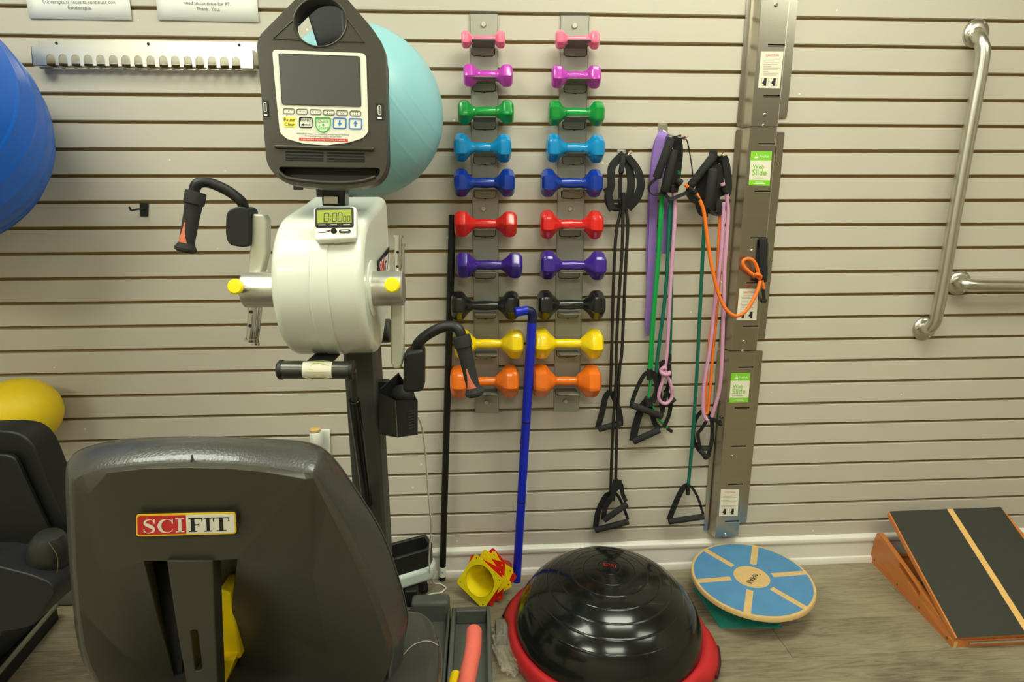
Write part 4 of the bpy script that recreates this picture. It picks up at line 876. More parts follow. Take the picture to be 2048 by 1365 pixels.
# small black hook
hk = thing('wall_hook', 'small black hook on the bare slats left of the crank handle', 'hook', (-1.0116, 0.0000, 1.2855))
bm = BM(); prism(bm, [(-1.0203, -0.0010, 1.3031), (-0.9940, -0.0010, 1.3031), (-1.0009, -0.0010, 1.2633), (-1.0244, -0.0010, 1.2634)], (0, -.003, 0)); obj('hook_plate', bm, BLACK, hk, bevel=.001)
bm = BM(); tube(bm, [(-1.0080, -0.0040, 1.2855), (-1.0086, -0.0400, 1.2840), (-1.0092, -0.0700, 1.2811), (-1.0097, -0.0750, 1.2868), (-1.0108, -0.0770, 1.2910)], .0028, 8); obj('prong', bm, BLACK, hk)

# exercise balls on slat wall arms
def ball(name, label, c, r, m, ax, ribs, amp, parts=None):
    t = thing(name, label, 'ball', (c[0], c[1], c[2]-r))
    prof = []; n_ = 200
    for i in range(n_+1):
        th = math.pi*i/n_; rr = r
        for a_ in ribs:
            d = (math.degrees(th)-a_)
            rr += amp*math.exp(-(d/0.55)**2)
        prof.append((max(0, rr*math.sin(th)) if 0 < i < n_ else 0, rr*math.cos(th)))
    bm = BM(); lathe(bm, prof, c, ax, 96); obj('ball_skin', bm, m, t, angle=180)
    a, b, d = basis(ax)
    bm = BM(); lathe(bm, [(0, 0), (.008, 0), (.009, .0015), (.006, .003), (0, .003)], V(c)+d*r, d, 16); obj('valve_plug', bm, m, t)
    return t
def arms(label, pts, zb):
    t = thing('ball_holder', label, 'bracket', (pts[0][0], 0, zb), 'slat wall ball holders')
    for (x, z, y1) in pts:
        obj('arm', bx((x-.012, y1, z-.012), (x+.012, -.003, z)), BLACK, t, bevel=.002)
        obj('arm_tip', bx((x-.0125, y1-.004, z-.02), (x+.0125, y1+.002, z+.008)), BLACK, t, bevel=.002)
        obj('wall_plate', bx((x-.02, -.006, z-.04), (x+.02, -.001, z+.02)), BLACK, t, bevel=.001)
    return t
ball('exercise_ball', 'large royal blue exercise ball at the left edge', (-1.385, -.342, 1.490), .312, BALLB, (.35, -.82, .42), [9, 17, 30, 42, 54, 66, 76, 86, 96, 106, 118, 130], .0040)
ball('exercise_ball', 'pale aqua exercise ball behind the screen console', (-.301, -.241, 1.524), .211, BALLA, (-.8, .05, -.55), [24, 34, 44, 54, 62, 70, 78, 90, 104, 118, 130], .0007)
ball('medicine_ball', 'yellow ball above the black padded seat at left', (-1.378, -.133, .692), .103, BALLY, (-.9, .3, -.1), [], 0)
arms('black wall bracket carrying the royal blue ball', [(-1.57, 1.23, -.36), (-1.535, 1.208, -.36)], 1.14)
arms('black wall bracket whose end shows under the screen console', [(-.474, 1.352, -.25), (-.345, 1.308, -.25)], 1.3)
arms('black wall bracket under the yellow ball', [(-1.42, .600, -.14), (-1.46, .626, -.14)], .55)

# dumbbell racks
def rack(q, bolts, label, tabs):
    t = thing('dumbbell_rack', label, 'rack', q[3], 'dumbbell wall racks')
    bm = BM(); prism(bm, q, (0, -.0035, 0)); obj('rack_strip', bm, RACK, t, bevel=.0008)
    for e in ((0, 3), (1, 2)):
        bm = BM(); a, b = V(q[e[0]]), V(q[e[1]]); prism(bm, [a+OUT*.0035, b+OUT*.0035, b-OUT*.004, a-OUT*.004], (.0016 if e[0] == 0 else -.0016, 0, 0)); obj('edge_fold', bm, RACK, t)
    bm = BM(); a, b = V(q[0]), V(q[1]); prism(bm, [a, b, b+OUT*.005, a+OUT*.005], (0, 0, .002)); obj('top_fold', bm, DGREY, t)
    for p in bolts: bolt('bolt', p, .0085, t, BOLT, h=.005)
    for (p, up_) in tabs:
        p = V(p)-Vector((0, 0, .002)); w_ = .0335; dz = math.sin(math.radians(2.0)); dy = math.cos(math.radians(2.0)); Lt = .076
        a = p+Vector((-w_, 0, 0)); b = p+Vector((w_, 0, 0)); e = Vector((0, -dy*Lt, dz*Lt))
        bm = BM(); q2 = rp([a, b, b+e, a+e], [0, 0, .006, .006], 4); prism(bm, q2, (0, 0, -.0022)); cr = obj('cradle', bm, RACKD, t, bevel=.0005)
        y_ = p.y-.0002
        u = [p+Vector((-w_-.001, 0, -.002)), p+Vector((-w_, 0, -.019)), p+Vector((-w_+.006, 0, -.0235)), p+Vector((0, 0, -.0245)), p+Vector((w_-.006, 0, -.0235)), p+Vector((w_, 0, -.019)), p+Vector((w_+.001, 0, -.002))]
        bm = BM(); tube(bm, u, .0011, 5, 2, smooth=False); tube(bm, [p+Vector((-.003, 0, -.0245)), p+Vector((.003, 0, -.026))], .0013, 5, smooth=False); obj('punched_slot', bm, INK, t)
    return t
YB = -.0068
rack([(-0.0183, -0.0030, 1.8341), (0.0637, -0.0030, 1.8353), (0.0570, -0.0030, 0.6128), (-0.0239, -0.0030, 0.6146)], [(0.0211, -0.0068, 1.8058), (0.0139, -0.0068, 1.2826), (0.0144, -0.0068, 0.6505)], 'grey steel dumbbell strip nearer the aqua ball',
     [((0.0196, -0.0068, 1.7469), 0), ((0.0205, -0.0068, 1.6487), 0), ((0.0205, -0.0068, 1.5423), 0), ((0.0199, -0.0068, 1.4416), 0), ((0.0193, -0.0068, 1.3405), 0), ((0.0170, -0.0068, 1.2231), 0), ((0.0161, -0.0068, 1.0918), 0), ((0.0151, -0.0068, 0.9612), 0), ((0.0159, -0.0068, 0.8298), 0), ((0.0159, -0.0068, 0.6995), 0)])
rack([(0.2466, -0.0030, 1.8338), (0.3314, -0.0030, 1.8350), (0.3292, -0.0030, 0.6119), (0.2419, -0.0030, 0.6139)], [(0.2878, -0.0068, 1.8052), (0.2847, -0.0068, 1.2818), (0.2817, -0.0068, 0.6482)], 'grey steel dumbbell strip nearer the hanging bands',
     [((0.2920, -0.0068, 1.7486), 0), ((0.2935, -0.0068, 1.6468), 0), ((0.2919, -0.0068, 1.5436), 0), ((0.2917, -0.0068, 1.4421), 0), ((0.2907, -0.0068, 1.3395), 0), ((0.2859, -0.0068, 1.2218), 0), ((0.2852, -0.0068, 1.0895), 0), ((0.2844, -0.0068, 0.9595), 0), ((0.2835, -0.0068, 0.8288), 0), ((0.2809, -0.0068, 0.6958), 0)])

# dumbbells: round handle flowing into six-sided heads
def dumbbell(name, colr, label, a, b, R, roll=0, c_rough=.22):
    a, b = V(a), V(b); c = (a+b)/2; L = (b-a).length/2; n = 36; rh = min(.0142, R*.40)
    t = thing(name, label, 'dumbbell', (0, 0, 0), 'vinyl dumbbells on the wall racks')
    m = vinyl('vinyl_'+colr[0], s2l(*colr[1]), c_rough)
    def rr(an, R0, hexf):
        # blend of circle and rounded hexagon (flat facing front)
        k = ((math.degrees(an)+30+roll) % 60)-30
        hx_ = math.cos(math.radians(30))/math.cos(math.radians(k))
        hx_ = min(hx_, .975)
        return R0*((1-hexf)+hexf*hx_)
    prof = [(0, L, 1), (R*.66, L, 1), (R*.78, L-R*.04, 1), (R*.95, L-R*.16, 1), (R*1.02, L-R*.30, 1), (R*1.04, L-R*.5, 1), (R*1.02, L-R*.76, 1), (R*.93, L-R*.9, .95), (R*.72, L-R*1.05, .7), (R*.54, L-R*1.2, .3), (max(rh*1.15, R*.43), L-R*1.34, .05), (rh*1.12, L-R*1.42, 0), (rh*.96, L-R*1.52, 0)]
    def half(s, name_, pr):
        bm = BM(); rings = []
        for R0, x, hf in pr:
            if R0 == 0: rings.append([bm.verts.new((s*x, 0, 0))])
            else: rings.append([bm.verts.new((s*x, rr(2*math.pi*k/n, R0, hf)*math.cos(2*math.pi*k/n), rr(2*math.pi*k/n, R0, hf)*math.sin(2*math.pi*k/n))) for k in range(n)])
        for A, B in zip(rings, rings[1:]):
            for k in range(n):
                q = []
                for v in (A[k % len(A)], A[(k+1) % len(A)], B[(k+1) % len(B)], B[k % len(B)]):
                    if v not in q: q.append(v)
                if len(q) > 2: bm.faces.new(q)
        return obj(name_, bm, m, t, angle=22)
    for s in (-1, 1): half(s, 'weight_head', prof)
    bm = BM(); xx = L-R*1.48; lathe(bm, [(rh*.98, -xx), (rh*1.02, -xx*.6), (rh*1.1, 0), (rh*1.02, xx*.6), (rh*.98, xx)], (0, 0, 0), (1, 0, 0), 24); obj('handle', bm, m, t)
    d = (b-a).normalized(); M_ = Matrix((d, Vector((-d.y, d.x, 0)), d.cross(Vector((-d.y, d.x, 0))))).transposed()
    t.location = c; t.rotation_euler = M_.to_euler()
    return t
PNK, PUR, GRN, LBL, BLU, RED, VIO, BLK, YEL, ORA = (('pink', (250, 118, 150)), ('purple', (190, 62, 182)), ('green', (14, 140, 58)), ('sky', (10, 134, 196)), ('blue', (12, 52, 152)), ('red', (214, 34, 30)), ('violet', (62, 34, 140)), ('black', (24, 25, 24)), ('yellow', (250, 212, 10)), ('orange', (240, 116, 26)))
YD = -.052
ROLL = dict(pink=(0, 4), magenta=(20, 10), green=(12, -6), navy=(4, 8), red=(30, 8), violet=(30, 6), black=(10, 8), yellow=(16, 20), orange=(18, 14))
for cl, nm_, la, lb, lr, ra, rb, rr_ in (
    (PNK, 'pink', (-0.0425, -0.0500, 1.7536), (0.0816, -0.0500, 1.7551), 0.0236, (0.2268, -0.0500, 1.7568), (0.3531, -0.0500, 1.7570), 0.0259),
    (PUR, 'magenta', (-0.0389, -0.0500, 1.6584), (0.1028, -0.0500, 1.6583), 0.0333, (0.2165, -0.0500, 1.6579), (0.3591, -0.0500, 1.6578), 0.0335),
    (GRN, 'green', (-0.0571, -0.0500, 1.5578), (0.1055, -0.0500, 1.5601), 0.0352, (0.2088, -0.0500, 1.5579), (0.3727, -0.0500, 1.5560), 0.0355),
    (LBL, 'sky blue', (-0.0712, -0.0500, 1.4602), (0.0978, -0.0500, 1.4578), 0.0401, (0.2039, -0.0500, 1.4595), (0.3759, -0.0500, 1.4571), 0.0404),
    (BLU, 'navy blue', (-0.0737, -0.0500, 1.3588), (0.1080, -0.0500, 1.3587), 0.0406, (0.1883, -0.0500, 1.3586), (0.3730, -0.0500, 1.3571), 0.0409),
    (RED, 'red', (-0.0752, -0.0500, 1.2382), (0.1139, -0.0500, 1.2360), 0.0427, (0.1862, -0.0500, 1.2356), (0.3785, -0.0500, 1.2333), 0.0431),
    (VIO, 'violet', (-0.0722, -0.0500, 1.1139), (0.1309, -0.0500, 1.1107), 0.0434, (0.1872, -0.0500, 1.1118), (0.3921, -0.0500, 1.1071), 0.0453),
    (BLK, 'black', (-0.0924, -0.0500, 0.9859), (0.1215, -0.0500, 0.9849), 0.0449, (0.1802, -0.0500, 0.9858), (0.3929, -0.0500, 0.9833), 0.0460),
    (YEL, 'yellow', (-0.0845, -0.0500, 0.8633), (0.1344, -0.0500, 0.8598), 0.0480, (0.1682, -0.0500, 0.8610), (0.3906, -0.0500, 0.8558), 0.0492),
    (ORA, 'orange', (-0.1006, -0.0500, 0.7374), (0.1199, -0.0500, 0.7347), 0.0527, (0.1640, -0.0500, 0.7356), (0.3863, -0.0500, 0.7295), 0.0540)):
    dumbbell('dumbbell', cl, '%s vinyl dumbbell on the rack strip nearer the aqua ball' % nm_, la, lb, lr, ROLL.get(nm_, (0, 0))[0])
    dumbbell('dumbbell', cl, '%s vinyl dumbbell on the rack strip nearer the hanging bands' % nm_, ra, rb, rr_, ROLL.get(nm_, (0, 0))[1])

# grab bars
def grab(name, label, pts, fl):
    t = thing(name, label, 'grab bar', fl[-1], 'stainless grab bars')
    bm = BM(); tube(bm, pts, .0188, 24, 10); obj('tube', bm, STEEL, t)
    for f in fl:
        bm = BM(); lathe(bm, [(0, 0), (.041, 0), (.041, .003), (.036, .009), (.026, .012), (.020, .013), (.0, .013)], f, (0, -1, 0), 40); g = obj('flange', bm, STEEL, t, angle=50)
        for k in range(3):
            an = math.radians(60+120*k); bolt('screw', V(f)+Vector((math.cos(an)*.031, -.0095, math.sin(an)*.031)), .004, g, CHROME, h=.002)
    return t
grab('grab_bar', 'long brushed steel grab bar mounted upright with a slight lean', [(1.5239, -0.0040, 1.8010), (1.5101, -0.0300, 1.7868), (1.5075, -0.0480, 1.7655), (1.5122, -0.0560, 1.7361), (1.5132, -0.0570, 1.6748), (1.5107, -0.0570, 1.5671), (1.5065, -0.0570, 1.3182), (1.5039, -0.0570, 1.0599), (1.4999, -0.0570, 0.9447), (1.4980, -0.0550, 0.9142), (1.4940, -0.0450, 0.8919), (1.4968, -0.0250, 0.8861), (1.5069, -0.0040, 0.8817)], [(1.5248, -0.0010, 1.8018), (1.5093, -0.0010, 0.8811)])
grab('grab_bar', 'brushed steel grab bar running level off the right edge', [(1.6039, -0.0040, 1.0378), (1.5869, -0.0300, 1.0395), (1.5875, -0.0480, 1.0368), (1.6153, -0.0560, 1.0342), (1.6832, -0.0570, 1.0328), (1.7834, -0.0570, 1.0310), (2.0493, -0.0570, 1.0250), (2.3338, -0.0570, 1.0188), (2.4220, -0.0450, 1.0146), (2.4776, -0.0200, 1.0107), (2.5029, -0.0040, 1.0083)], [(1.6051, -0.0010, 1.0357), (2.5070, -0.0010, 1.0079)])

# web slide rails: three hat-shaped steel sections
RX = dict(fl0=.7975, b0=.8125, f0=.8255, f1=.9075, b1=.921, fl1=.9535)
YF, YW = -.042, -.003
def rail(z0, z1, x_off, slots, screws, label):
    t = thing('wall_rail', label, 'rail', (.86+x_off, 0, z0), 'stacked steel wall rails')
    X = {k: v+x_off for k, v in RX.items()}
    # front face rows, open at each slot on its right side
    rows = []; z = z0
    for zs in sorted(slots):
        rows.append((z, zs-.0022, X['f1'])); rows.append((zs-.0022, zs+.0022, X['f1']-.052)); z = zs+.0022
    rows.append((z, z1, X['f1']))
    bm = BM()
    for a, b, xe in rows: box(bm, (X['f0'], YF, a), (xe, YF+.0018, b))
    obj('front_face', bm, RAIL, t, smooth=False)
    def sheet(p, q, name):
        bm = BM(); p, q = Vector((p[0], p[1], 0)), Vector((q[0], q[1], 0)); n = (q-p).cross(UP).normalized()*.0015
        prism(bm, [p+UP*z0, q+UP*z0, q+UP*z1, p+UP*z1], n); return obj(name, bm, RAIL, t, smooth=False)
    sheet((X['b0'], YW), (X['f0'], YF), 'side_web'); sheet((X['f1'], YF), (X['b1'], YW), 'side_web')
    def flange(xa, xb, za, zb):
        bm = BM(); prism(bm, rp([(xa, YW, za), (xb, YW, za), (xb, YW, zb), (xa, YW, zb)], .006, 3), (0, -.0018, 0)); return obj('flange', bm, RAIL, t, smooth=False)
    flange(X['fl0'], X['b0']+.001, z0+.004, z1-.002); flange(X['b1']-.001, X['fl1'], z0+.03, z1-.008)
    for zs in slots:
        bm = BM(); box(bm, (X['f1']-.052, YF-.0025, zs-.0042), (X['f1']-.002, YF+.003, zs-.0022)); obj('slot_lip', bm, mat('slot_lip', (.8, .77, .68), .3, 1.0), t, smooth=False)
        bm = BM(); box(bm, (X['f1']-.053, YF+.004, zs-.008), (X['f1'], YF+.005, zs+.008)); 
        prism(bm, [(X['f1']+.0005, YF+.001, zs-.003), (X['f1']+.004, YF+.011, zs-.003), (X['f1']+.005, YF+.013, zs+.014), (X['f1']+.003, YF+.009, zs+.006)], (.0015, 0, 0)); obj('painted_slot_shade', bm, INK, t, smooth=False)  # solid black pieces stand in for the shade inside the open slot
    for p in screws: bolt('screw', p, .0058, t, CHROME, h=.004)
    return t
r1_ = rail(1.5245, 2.22, .002, [(0.8791, -0.0420, 1.7517)[2], (0.8901, -0.0420, 1.6111)[2], 1.93], [(0.8714, -0.0420, 1.8585), (0.8676, -0.0420, 1.5572)], 'topmost steel wall rail section with caution sticker, cut by the top edge')
r2_ = rail(.8235, 1.5220, .000, [(0.8788, -0.0420, 1.4738)[2], (0.8796, -0.0420, 1.3332)[2], (0.8786, -0.0420, 1.1906)[2], (0.8738, -0.0420, 1.0479)[2], (0.8751, -0.0420, 0.9051)[2]], [(0.8660, -0.0420, 1.5257), (0.8645, -0.0420, 1.1500), (0.8629, -0.0420, 0.8533)], 'middle steel wall rail section with the black anchor strap')
r3_ = rail(.140, .8210, -.003, [(0.8791, -0.0420, 0.7660)[2], (0.8778, -0.0420, 0.6241)[2], (0.8759, -0.0420, 0.4848)[2], (0.8756, -0.0420, 0.3430)[2], (0.8749, -0.0420, 0.2006)[2]], [(0.8623, -0.0420, 0.8211), (0.8598, -0.0420, 0.4465), (0.8592, -0.0420, 0.1480)], 'lowest steel wall rail section ending above the blue balance board')
def caution(q, par):
    s = obj('caution_sticker', plate(q, OUT, .0006), PCREAM, par, smooth=False)
    n = OUT*.0008
    text('CAUTION', lerpq(q, .22, .865)+n, lerpq(q, .8, .865)+n, OUT, INKR, s)
    bm = BM()
    for k, (a, b) in enumerate(((.22, .84), (.15, .6), (.15, .86), (.15, .8), (.15, .5), (.15, .88), (.15, .84), (.15, .4), (.15, .86), (.15, .8))):
        v = .79-.048*k
        prism(bm, [lerpq(q, a, v+.008)+n, lerpq(q, b, v+.008)+n, lerpq(q, b, v-.008)+n, lerpq(q, a, v-.008)+n], OUT*.0001)
    obj('fine_print', bm, mat('ink_faint', s2l(176, 168, 148), .6), s, smooth=False)
    for u in (.14, .56):
        b_ = subq(q, u, u+.3, .06, .27, OUT, .0008); bm = BM(); tube(bm, rp(b_, .002, 2), .0003, 4, 1, closed=True, smooth=False)
        prism(bm, subq(q, u+.1, u+.22, .06, .27, OUT, .0007), OUT*.0002); prism(bm, subq(q, u+.03, u+.1, .12, .16, OUT, .0007), OUT*.0002); prism(bm, subq(q, u+.05, u+.1, .16, .2, OUT, .0007), OUT*.0002)
        obj('pictogram', bm, INK, s, smooth=False)
def websticker(q, par):
    s = obj('web_slide_sticker', plate(q, OUT, .0006), LIME, par, smooth=False)
    n = OUT*.0008
    obj('sticker_band', plate(subq(q, 0, 1, .16, .74, OUT, .0006), OUT, .0002), PCREAM, s, smooth=False)
    text('PrePak', lerpq(q, .42, .82)+n, lerpq(q, .88, .82)+n, OUT, INKW, s)
    text('Web', lerpq(q, .12, .5)+n, lerpq(q, .66, .5)+n, OUT, LIME, s, off=.001); text('Slide', lerpq(q, .12, .31)+n, lerpq(q, .8, .31)+n, OUT, LIME, s, off=.001)
    bm = BM(); prism(bm, subq(q, .14, .7, .215, .235, OUT, .0009), OUT*.0001); obj('fine_print', bm, MATS['ink_faint'], s, smooth=False)
    bm = BM(); prism(bm, subq(q, .22, .78, .045, .065, OUT, .0009), OUT*.0001); prism(bm, subq(q, .3, .7, .095, .11, OUT, .0009), OUT*.0001); obj('fine_print', bm, INKW, s, smooth=False)
    bm = BM(); prism(bm, [lerpq(q, u, v)+n for u, v in ((.16, .8), (.38, .8), (.36, .84), (.24, .84))], OUT*.0002); tube(bm, [lerpq(q, u, v)+n for u, v in ((.22, .85), (.28, .89), (.25, .95))], .0006, 5); tube(bm, [lerpq(q, u, v)+n for u, v in ((.3, .85), (.36, .87))], .0006, 5); obj('logo_figure', bm, INKW, s, smooth=False)
caution([(0.8384, -0.0422, 1.7336), (0.9066, -0.0422, 1.7343), (0.9049, -0.0422, 1.6322), (0.8387, -0.0422, 1.6331)], r1_)
websticker([(0.8337, -0.0422, 1.4518), (0.8997, -0.0422, 1.4519), (0.9019, -0.0422, 1.3497), (0.8349, -0.0422, 1.3512)], r2_)
caution([(0.8335, -0.0422, 1.0289), (0.8970, -0.0422, 1.0283), (0.8991, -0.0422, 0.9253), (0.8330, -0.0422, 0.9262)], r2_)
websticker([(0.8304, -0.0422, 0.7469), (0.8955, -0.0422, 0.7457), (0.8968, -0.0422, 0.6433), (0.8312, -0.0422, 0.6436)], r3_)
caution([(0.8288, -0.0422, 0.3246), (0.8933, -0.0422, 0.3226), (0.8966, -0.0422, 0.2206), (0.8290, -0.0422, 0.2218)], r3_)
for pts in ([(0.9074, -0.0350, 1.4746), (0.9174, -0.0300, 1.4634), (0.9207, -0.0280, 1.4252), (0.9377, -0.0200, 1.4079)], [(0.9098, -0.0360, 1.1839), (0.9226, -0.0300, 1.1678), (0.9287, -0.0280, 1.1327), (0.9459, -0.0200, 1.1159)]):
    bm = BM(); ribbon(bm, pts, (0, 1, 0), .012, .0012, 1); obj('bent_tongue', bm, MATS['slot_lip'], r2_, smooth=False)

# hooks for the bands
def bhook(pl_, prong, m, label):
    t = thing('band_hook', label, 'hook', pl_[3], 'hooks for the exercise bands')
    bm = BM(); prism(bm, pl_, (0, -.003, 0)); obj('hook_plate', bm, m, t, bevel=.0006)
    bm = BM(); tube(bm, prong, .0032, 10); obj('prong', bm, m, t)
    bm = BM(); lathe(bm, [(0, 0), (.0045, 0), (.0045, .006), (0, .007)], prong[-1], (V(prong[-1])-V(prong[-2])), 10); obj('prong_tip', bm, mat('tip_pinkish', s2l(214, 176, 160), .4), t)
    return t
bhook([(0.4284, -0.0010, 1.4591), (0.4550, -0.0010, 1.4592), (0.4563, -0.0010, 1.4266), (0.4327, -0.0010, 1.4266)], [(0.4424, -0.0040, 1.4412), (0.4384, -0.0400, 1.4380), (0.4420, -0.0750, 1.4350), (0.4494, -0.0800, 1.4431)], STEEL, 'steel hook holding the black bands')
bhook([(0.5529, -0.0010, 1.5356), (0.5809, -0.0010, 1.5357), (0.5842, -0.0010, 1.5066), (0.5560, -0.0010, 1.5065)], [(0.5702, -0.0040, 1.5149), (0.5719, -0.0400, 1.5018), (0.5908, -0.1000, 1.4835), (0.6000, -0.1200, 1.4853)], STEEL, 'steel hook holding the lavender strap')
bhook([(0.7168, -0.0010, 1.4584), (0.7438, -0.0010, 1.4584), (0.7479, -0.0010, 1.4271), (0.7207, -0.0010, 1.4270)], [(0.7312, -0.0040, 1.4417), (0.7247, -0.0400, 1.4386), (0.7247, -0.0750, 1.4327), (0.7315, -0.0800, 1.4365)], BLACK, 'black hook beside the steel rail holding orange and pink bands')

# band building blocks
def strap(par, pts, wd=.016, wdir=(1, 0, 0), th=.0018): bm = BM(); ribbon(bm, pts, wdir, wd, th); return obj('strap', bm, WEB, par, angle=60)
def hgrip(par, a, b, r=.0105):
    a, b = V(a), V(b); bm = BM(); L_ = (b-a).length; lathe(bm, [(.004, -.001), (r*.9, 0), (r, .002), (r, L_-.002), (r*.9, L_), (.004, L_+.001)], a, b-a, 20); return obj('foam_grip', bm, FOAM, par, angle=50)
def line(par, pts, r, m, name='tubing'): bm = BM(); tube(bm, pts, r, 12, 8); return obj(name, bm, m, par)
def cap_(par, a, b, r, m=None): bm = BM(); cyl(bm, a, b, r, seg=14); return obj('end_plug', bm, m or BLACK, par, bevel=.001)

b = thing('resistance_band', 'black tube band ending highest, one handle beside the orange dumbbell', 'exercise band', (0.4318, -0.0300, 0.5514))
line(b, [(0.4352, -0.0560, 1.3052), (0.4349, -0.0500, 1.2708), (0.4246, -0.0450, 1.2009), (0.4235, -0.0400, 1.0393), (0.4265, -0.0350, 0.8316), (0.4285, -0.0300, 0.6757)], .0052, TUBEB)
strap(b, [(0.4267, -0.0320, 0.6868), (0.4121, -0.0320, 0.6679), (0.4035, -0.0320, 0.6206), (0.3901, -0.0320, 0.5604)], .020); strap(b, [(0.4310, -0.0280, 0.6855), (0.4572, -0.0260, 0.6297), (0.4674, -0.0260, 0.5885), (0.4678, -0.0280, 0.5641)], .018)
hgrip(b, (0.3920, -0.0320, 0.5549), (0.4692, -0.0280, 0.5730))
strap(b, [(0.4376, -0.0550, 1.4425), (0.4042, -0.0600, 1.4104), (0.3987, -0.0620, 1.3813), (0.4003, -0.0600, 1.3493), (0.3933, -0.0550, 1.3156), (0.4065, -0.0500, 1.2814)], .024); strap(b, [(0.3856, -0.0580, 1.3436), (0.3956, -0.0580, 1.3200), (0.4065, -0.0560, 1.2874), (0.4382, -0.0540, 1.2813)], .02)
strap(b, [(0.3948, -0.0540, 1.2785), (0.4126, -0.0560, 1.2874), (0.4378, -0.0550, 1.2843)], .016, (0, 0, 1))
b = thing('resistance_band', 'black tube band hanging lowest with two crossed handles', 'exercise band', (0.4541, -0.0300, 0.1713))
line(b, [(0.4387, -0.0600, 1.3081), (0.4414, -0.0550, 1.2708), (0.4444, -0.0500, 1.1487), (0.4408, -0.0450, 0.9836), (0.4407, -0.0400, 0.8326), (0.4434, -0.0400, 0.7288), (0.4401, -0.0360, 0.5499), (0.4407, -0.0340, 0.3222)], .0052, TUBEB)
line(b, [(0.4460, -0.0560, 1.3051), (0.4536, -0.0500, 1.2708), (0.4597, -0.0480, 1.2268), (0.4590, -0.0450, 1.0935), (0.4594, -0.0400, 0.8323), (0.4540, -0.0400, 0.7578), (0.4545, -0.0360, 0.5496), (0.4572, -0.0340, 0.3650)], .0052, TUBEB)
strap(b, [(0.4394, -0.0600, 1.4420), (0.4667, -0.0650, 1.4129), (0.4841, -0.0680, 1.3810), (0.4894, -0.0660, 1.3446), (0.4782, -0.0620, 1.3109), (0.4546, -0.0560, 1.2843)], (.018, .03)); strap(b, [(0.4391, -0.0550, 1.4425), (0.4532, -0.0600, 1.4032), (0.4615, -0.0600, 1.3522), (0.4562, -0.0550, 1.2902)], .024)
hgrip(b, (0.4338, -0.0650, 1.4387), (0.4275, -0.0680, 1.3868), .0085); strap(b, [(0.4279, -0.0660, 1.3883), (0.4271, -0.0640, 1.3448), (0.4327, -0.0560, 1.2903)], .012)
cap_(b, (0.4373, -0.0620, 1.3302), (0.4427, -0.0550, 1.2783), .008); cap_(b, (0.4248, -0.0660, 1.3109), (0.4294, -0.0620, 1.2962), .005)
strap(b, [(0.4688, -0.0340, 0.3684), (0.4656, -0.0360, 0.3470), (0.4508, -0.0360, 0.3230), (0.4467, -0.0360, 0.2889)], .020); strap(b, [(0.4563, -0.0350, 0.3693), (0.4765, -0.0340, 0.3494), (0.4832, -0.0340, 0.3152), (0.4962, -0.0360, 0.2854)], .014)
strap(b, [(0.4560, -0.0360, 0.3698), (0.4479, -0.0420, 0.3167), (0.4227, -0.0440, 0.2712), (0.4177, -0.0420, 0.2224)], .018)
strap(b, [(0.4421, -0.0360, 0.3213), (0.4264, -0.0300, 0.3054), (0.4017, -0.0300, 0.2508), (0.3930, -0.0300, 0.1852)], .020); strap(b, [(0.4506, -0.0300, 0.3180), (0.4655, -0.0280, 0.3088), (0.4845, -0.0280, 0.2738), (0.5079, -0.0300, 0.2123)], .01)
hgrip(b, (0.4196, -0.0420, 0.2204), (0.4985, -0.0420, 0.2790)); hgrip(b, (0.3915, -0.0300, 0.1755), (0.5100, -0.0300, 0.2045))

b = thing('flat_band', 'lavender flat strap hanging in a loop behind the green tubes', 'exercise band', (0.5529, -0.0200, 0.8683))
bm = BM(); ribbon(bm, [(0.5639, -0.0350, 1.5081), (0.5524, -0.0400, 1.4931), (0.5467, -0.0350, 1.4561), (0.5436, -0.0300, 1.3980), (0.5435, -0.0250, 1.3386), (0.5460, -0.0220, 1.2473), (0.5482, -0.0200, 1.1221), (0.5488, -0.0180, 0.9927), (0.5466, -0.0200, 0.9270), (0.5515, -0.0180, 0.8729)], [(1, -.3, 0)]*4+[(1, .1, 0)]*4+[(.9, .2, 0), (.8, .4, 0)], (.028, .022), .002); obj('long_loop', bm, PURPLE, b)
bm = BM(); ribbon(bm, [(0.5639, -0.0300, 1.5087), (0.5446, -0.0280, 1.4786), (0.5389, -0.0220, 1.4133), (0.5383, -0.0160, 1.3389), (0.5398, -0.0130, 1.2317), (0.5421, -0.0120, 1.1295), (0.5473, -0.0120, 1.0571)], (1, .2, 0), .02, .002); obj('back_loop', bm, PURPLE, b)
bm = BM(); ribbon(bm, [(0.5704, -0.0300, 1.5030), (0.5740, -0.0250, 1.4131), (0.5809, -0.0220, 1.3084), (0.5859, -0.0200, 1.2317), (0.5884, -0.0180, 1.1407)], (1, 0, 0), .017, .002); obj('short_loop', bm, PURPLE, b)

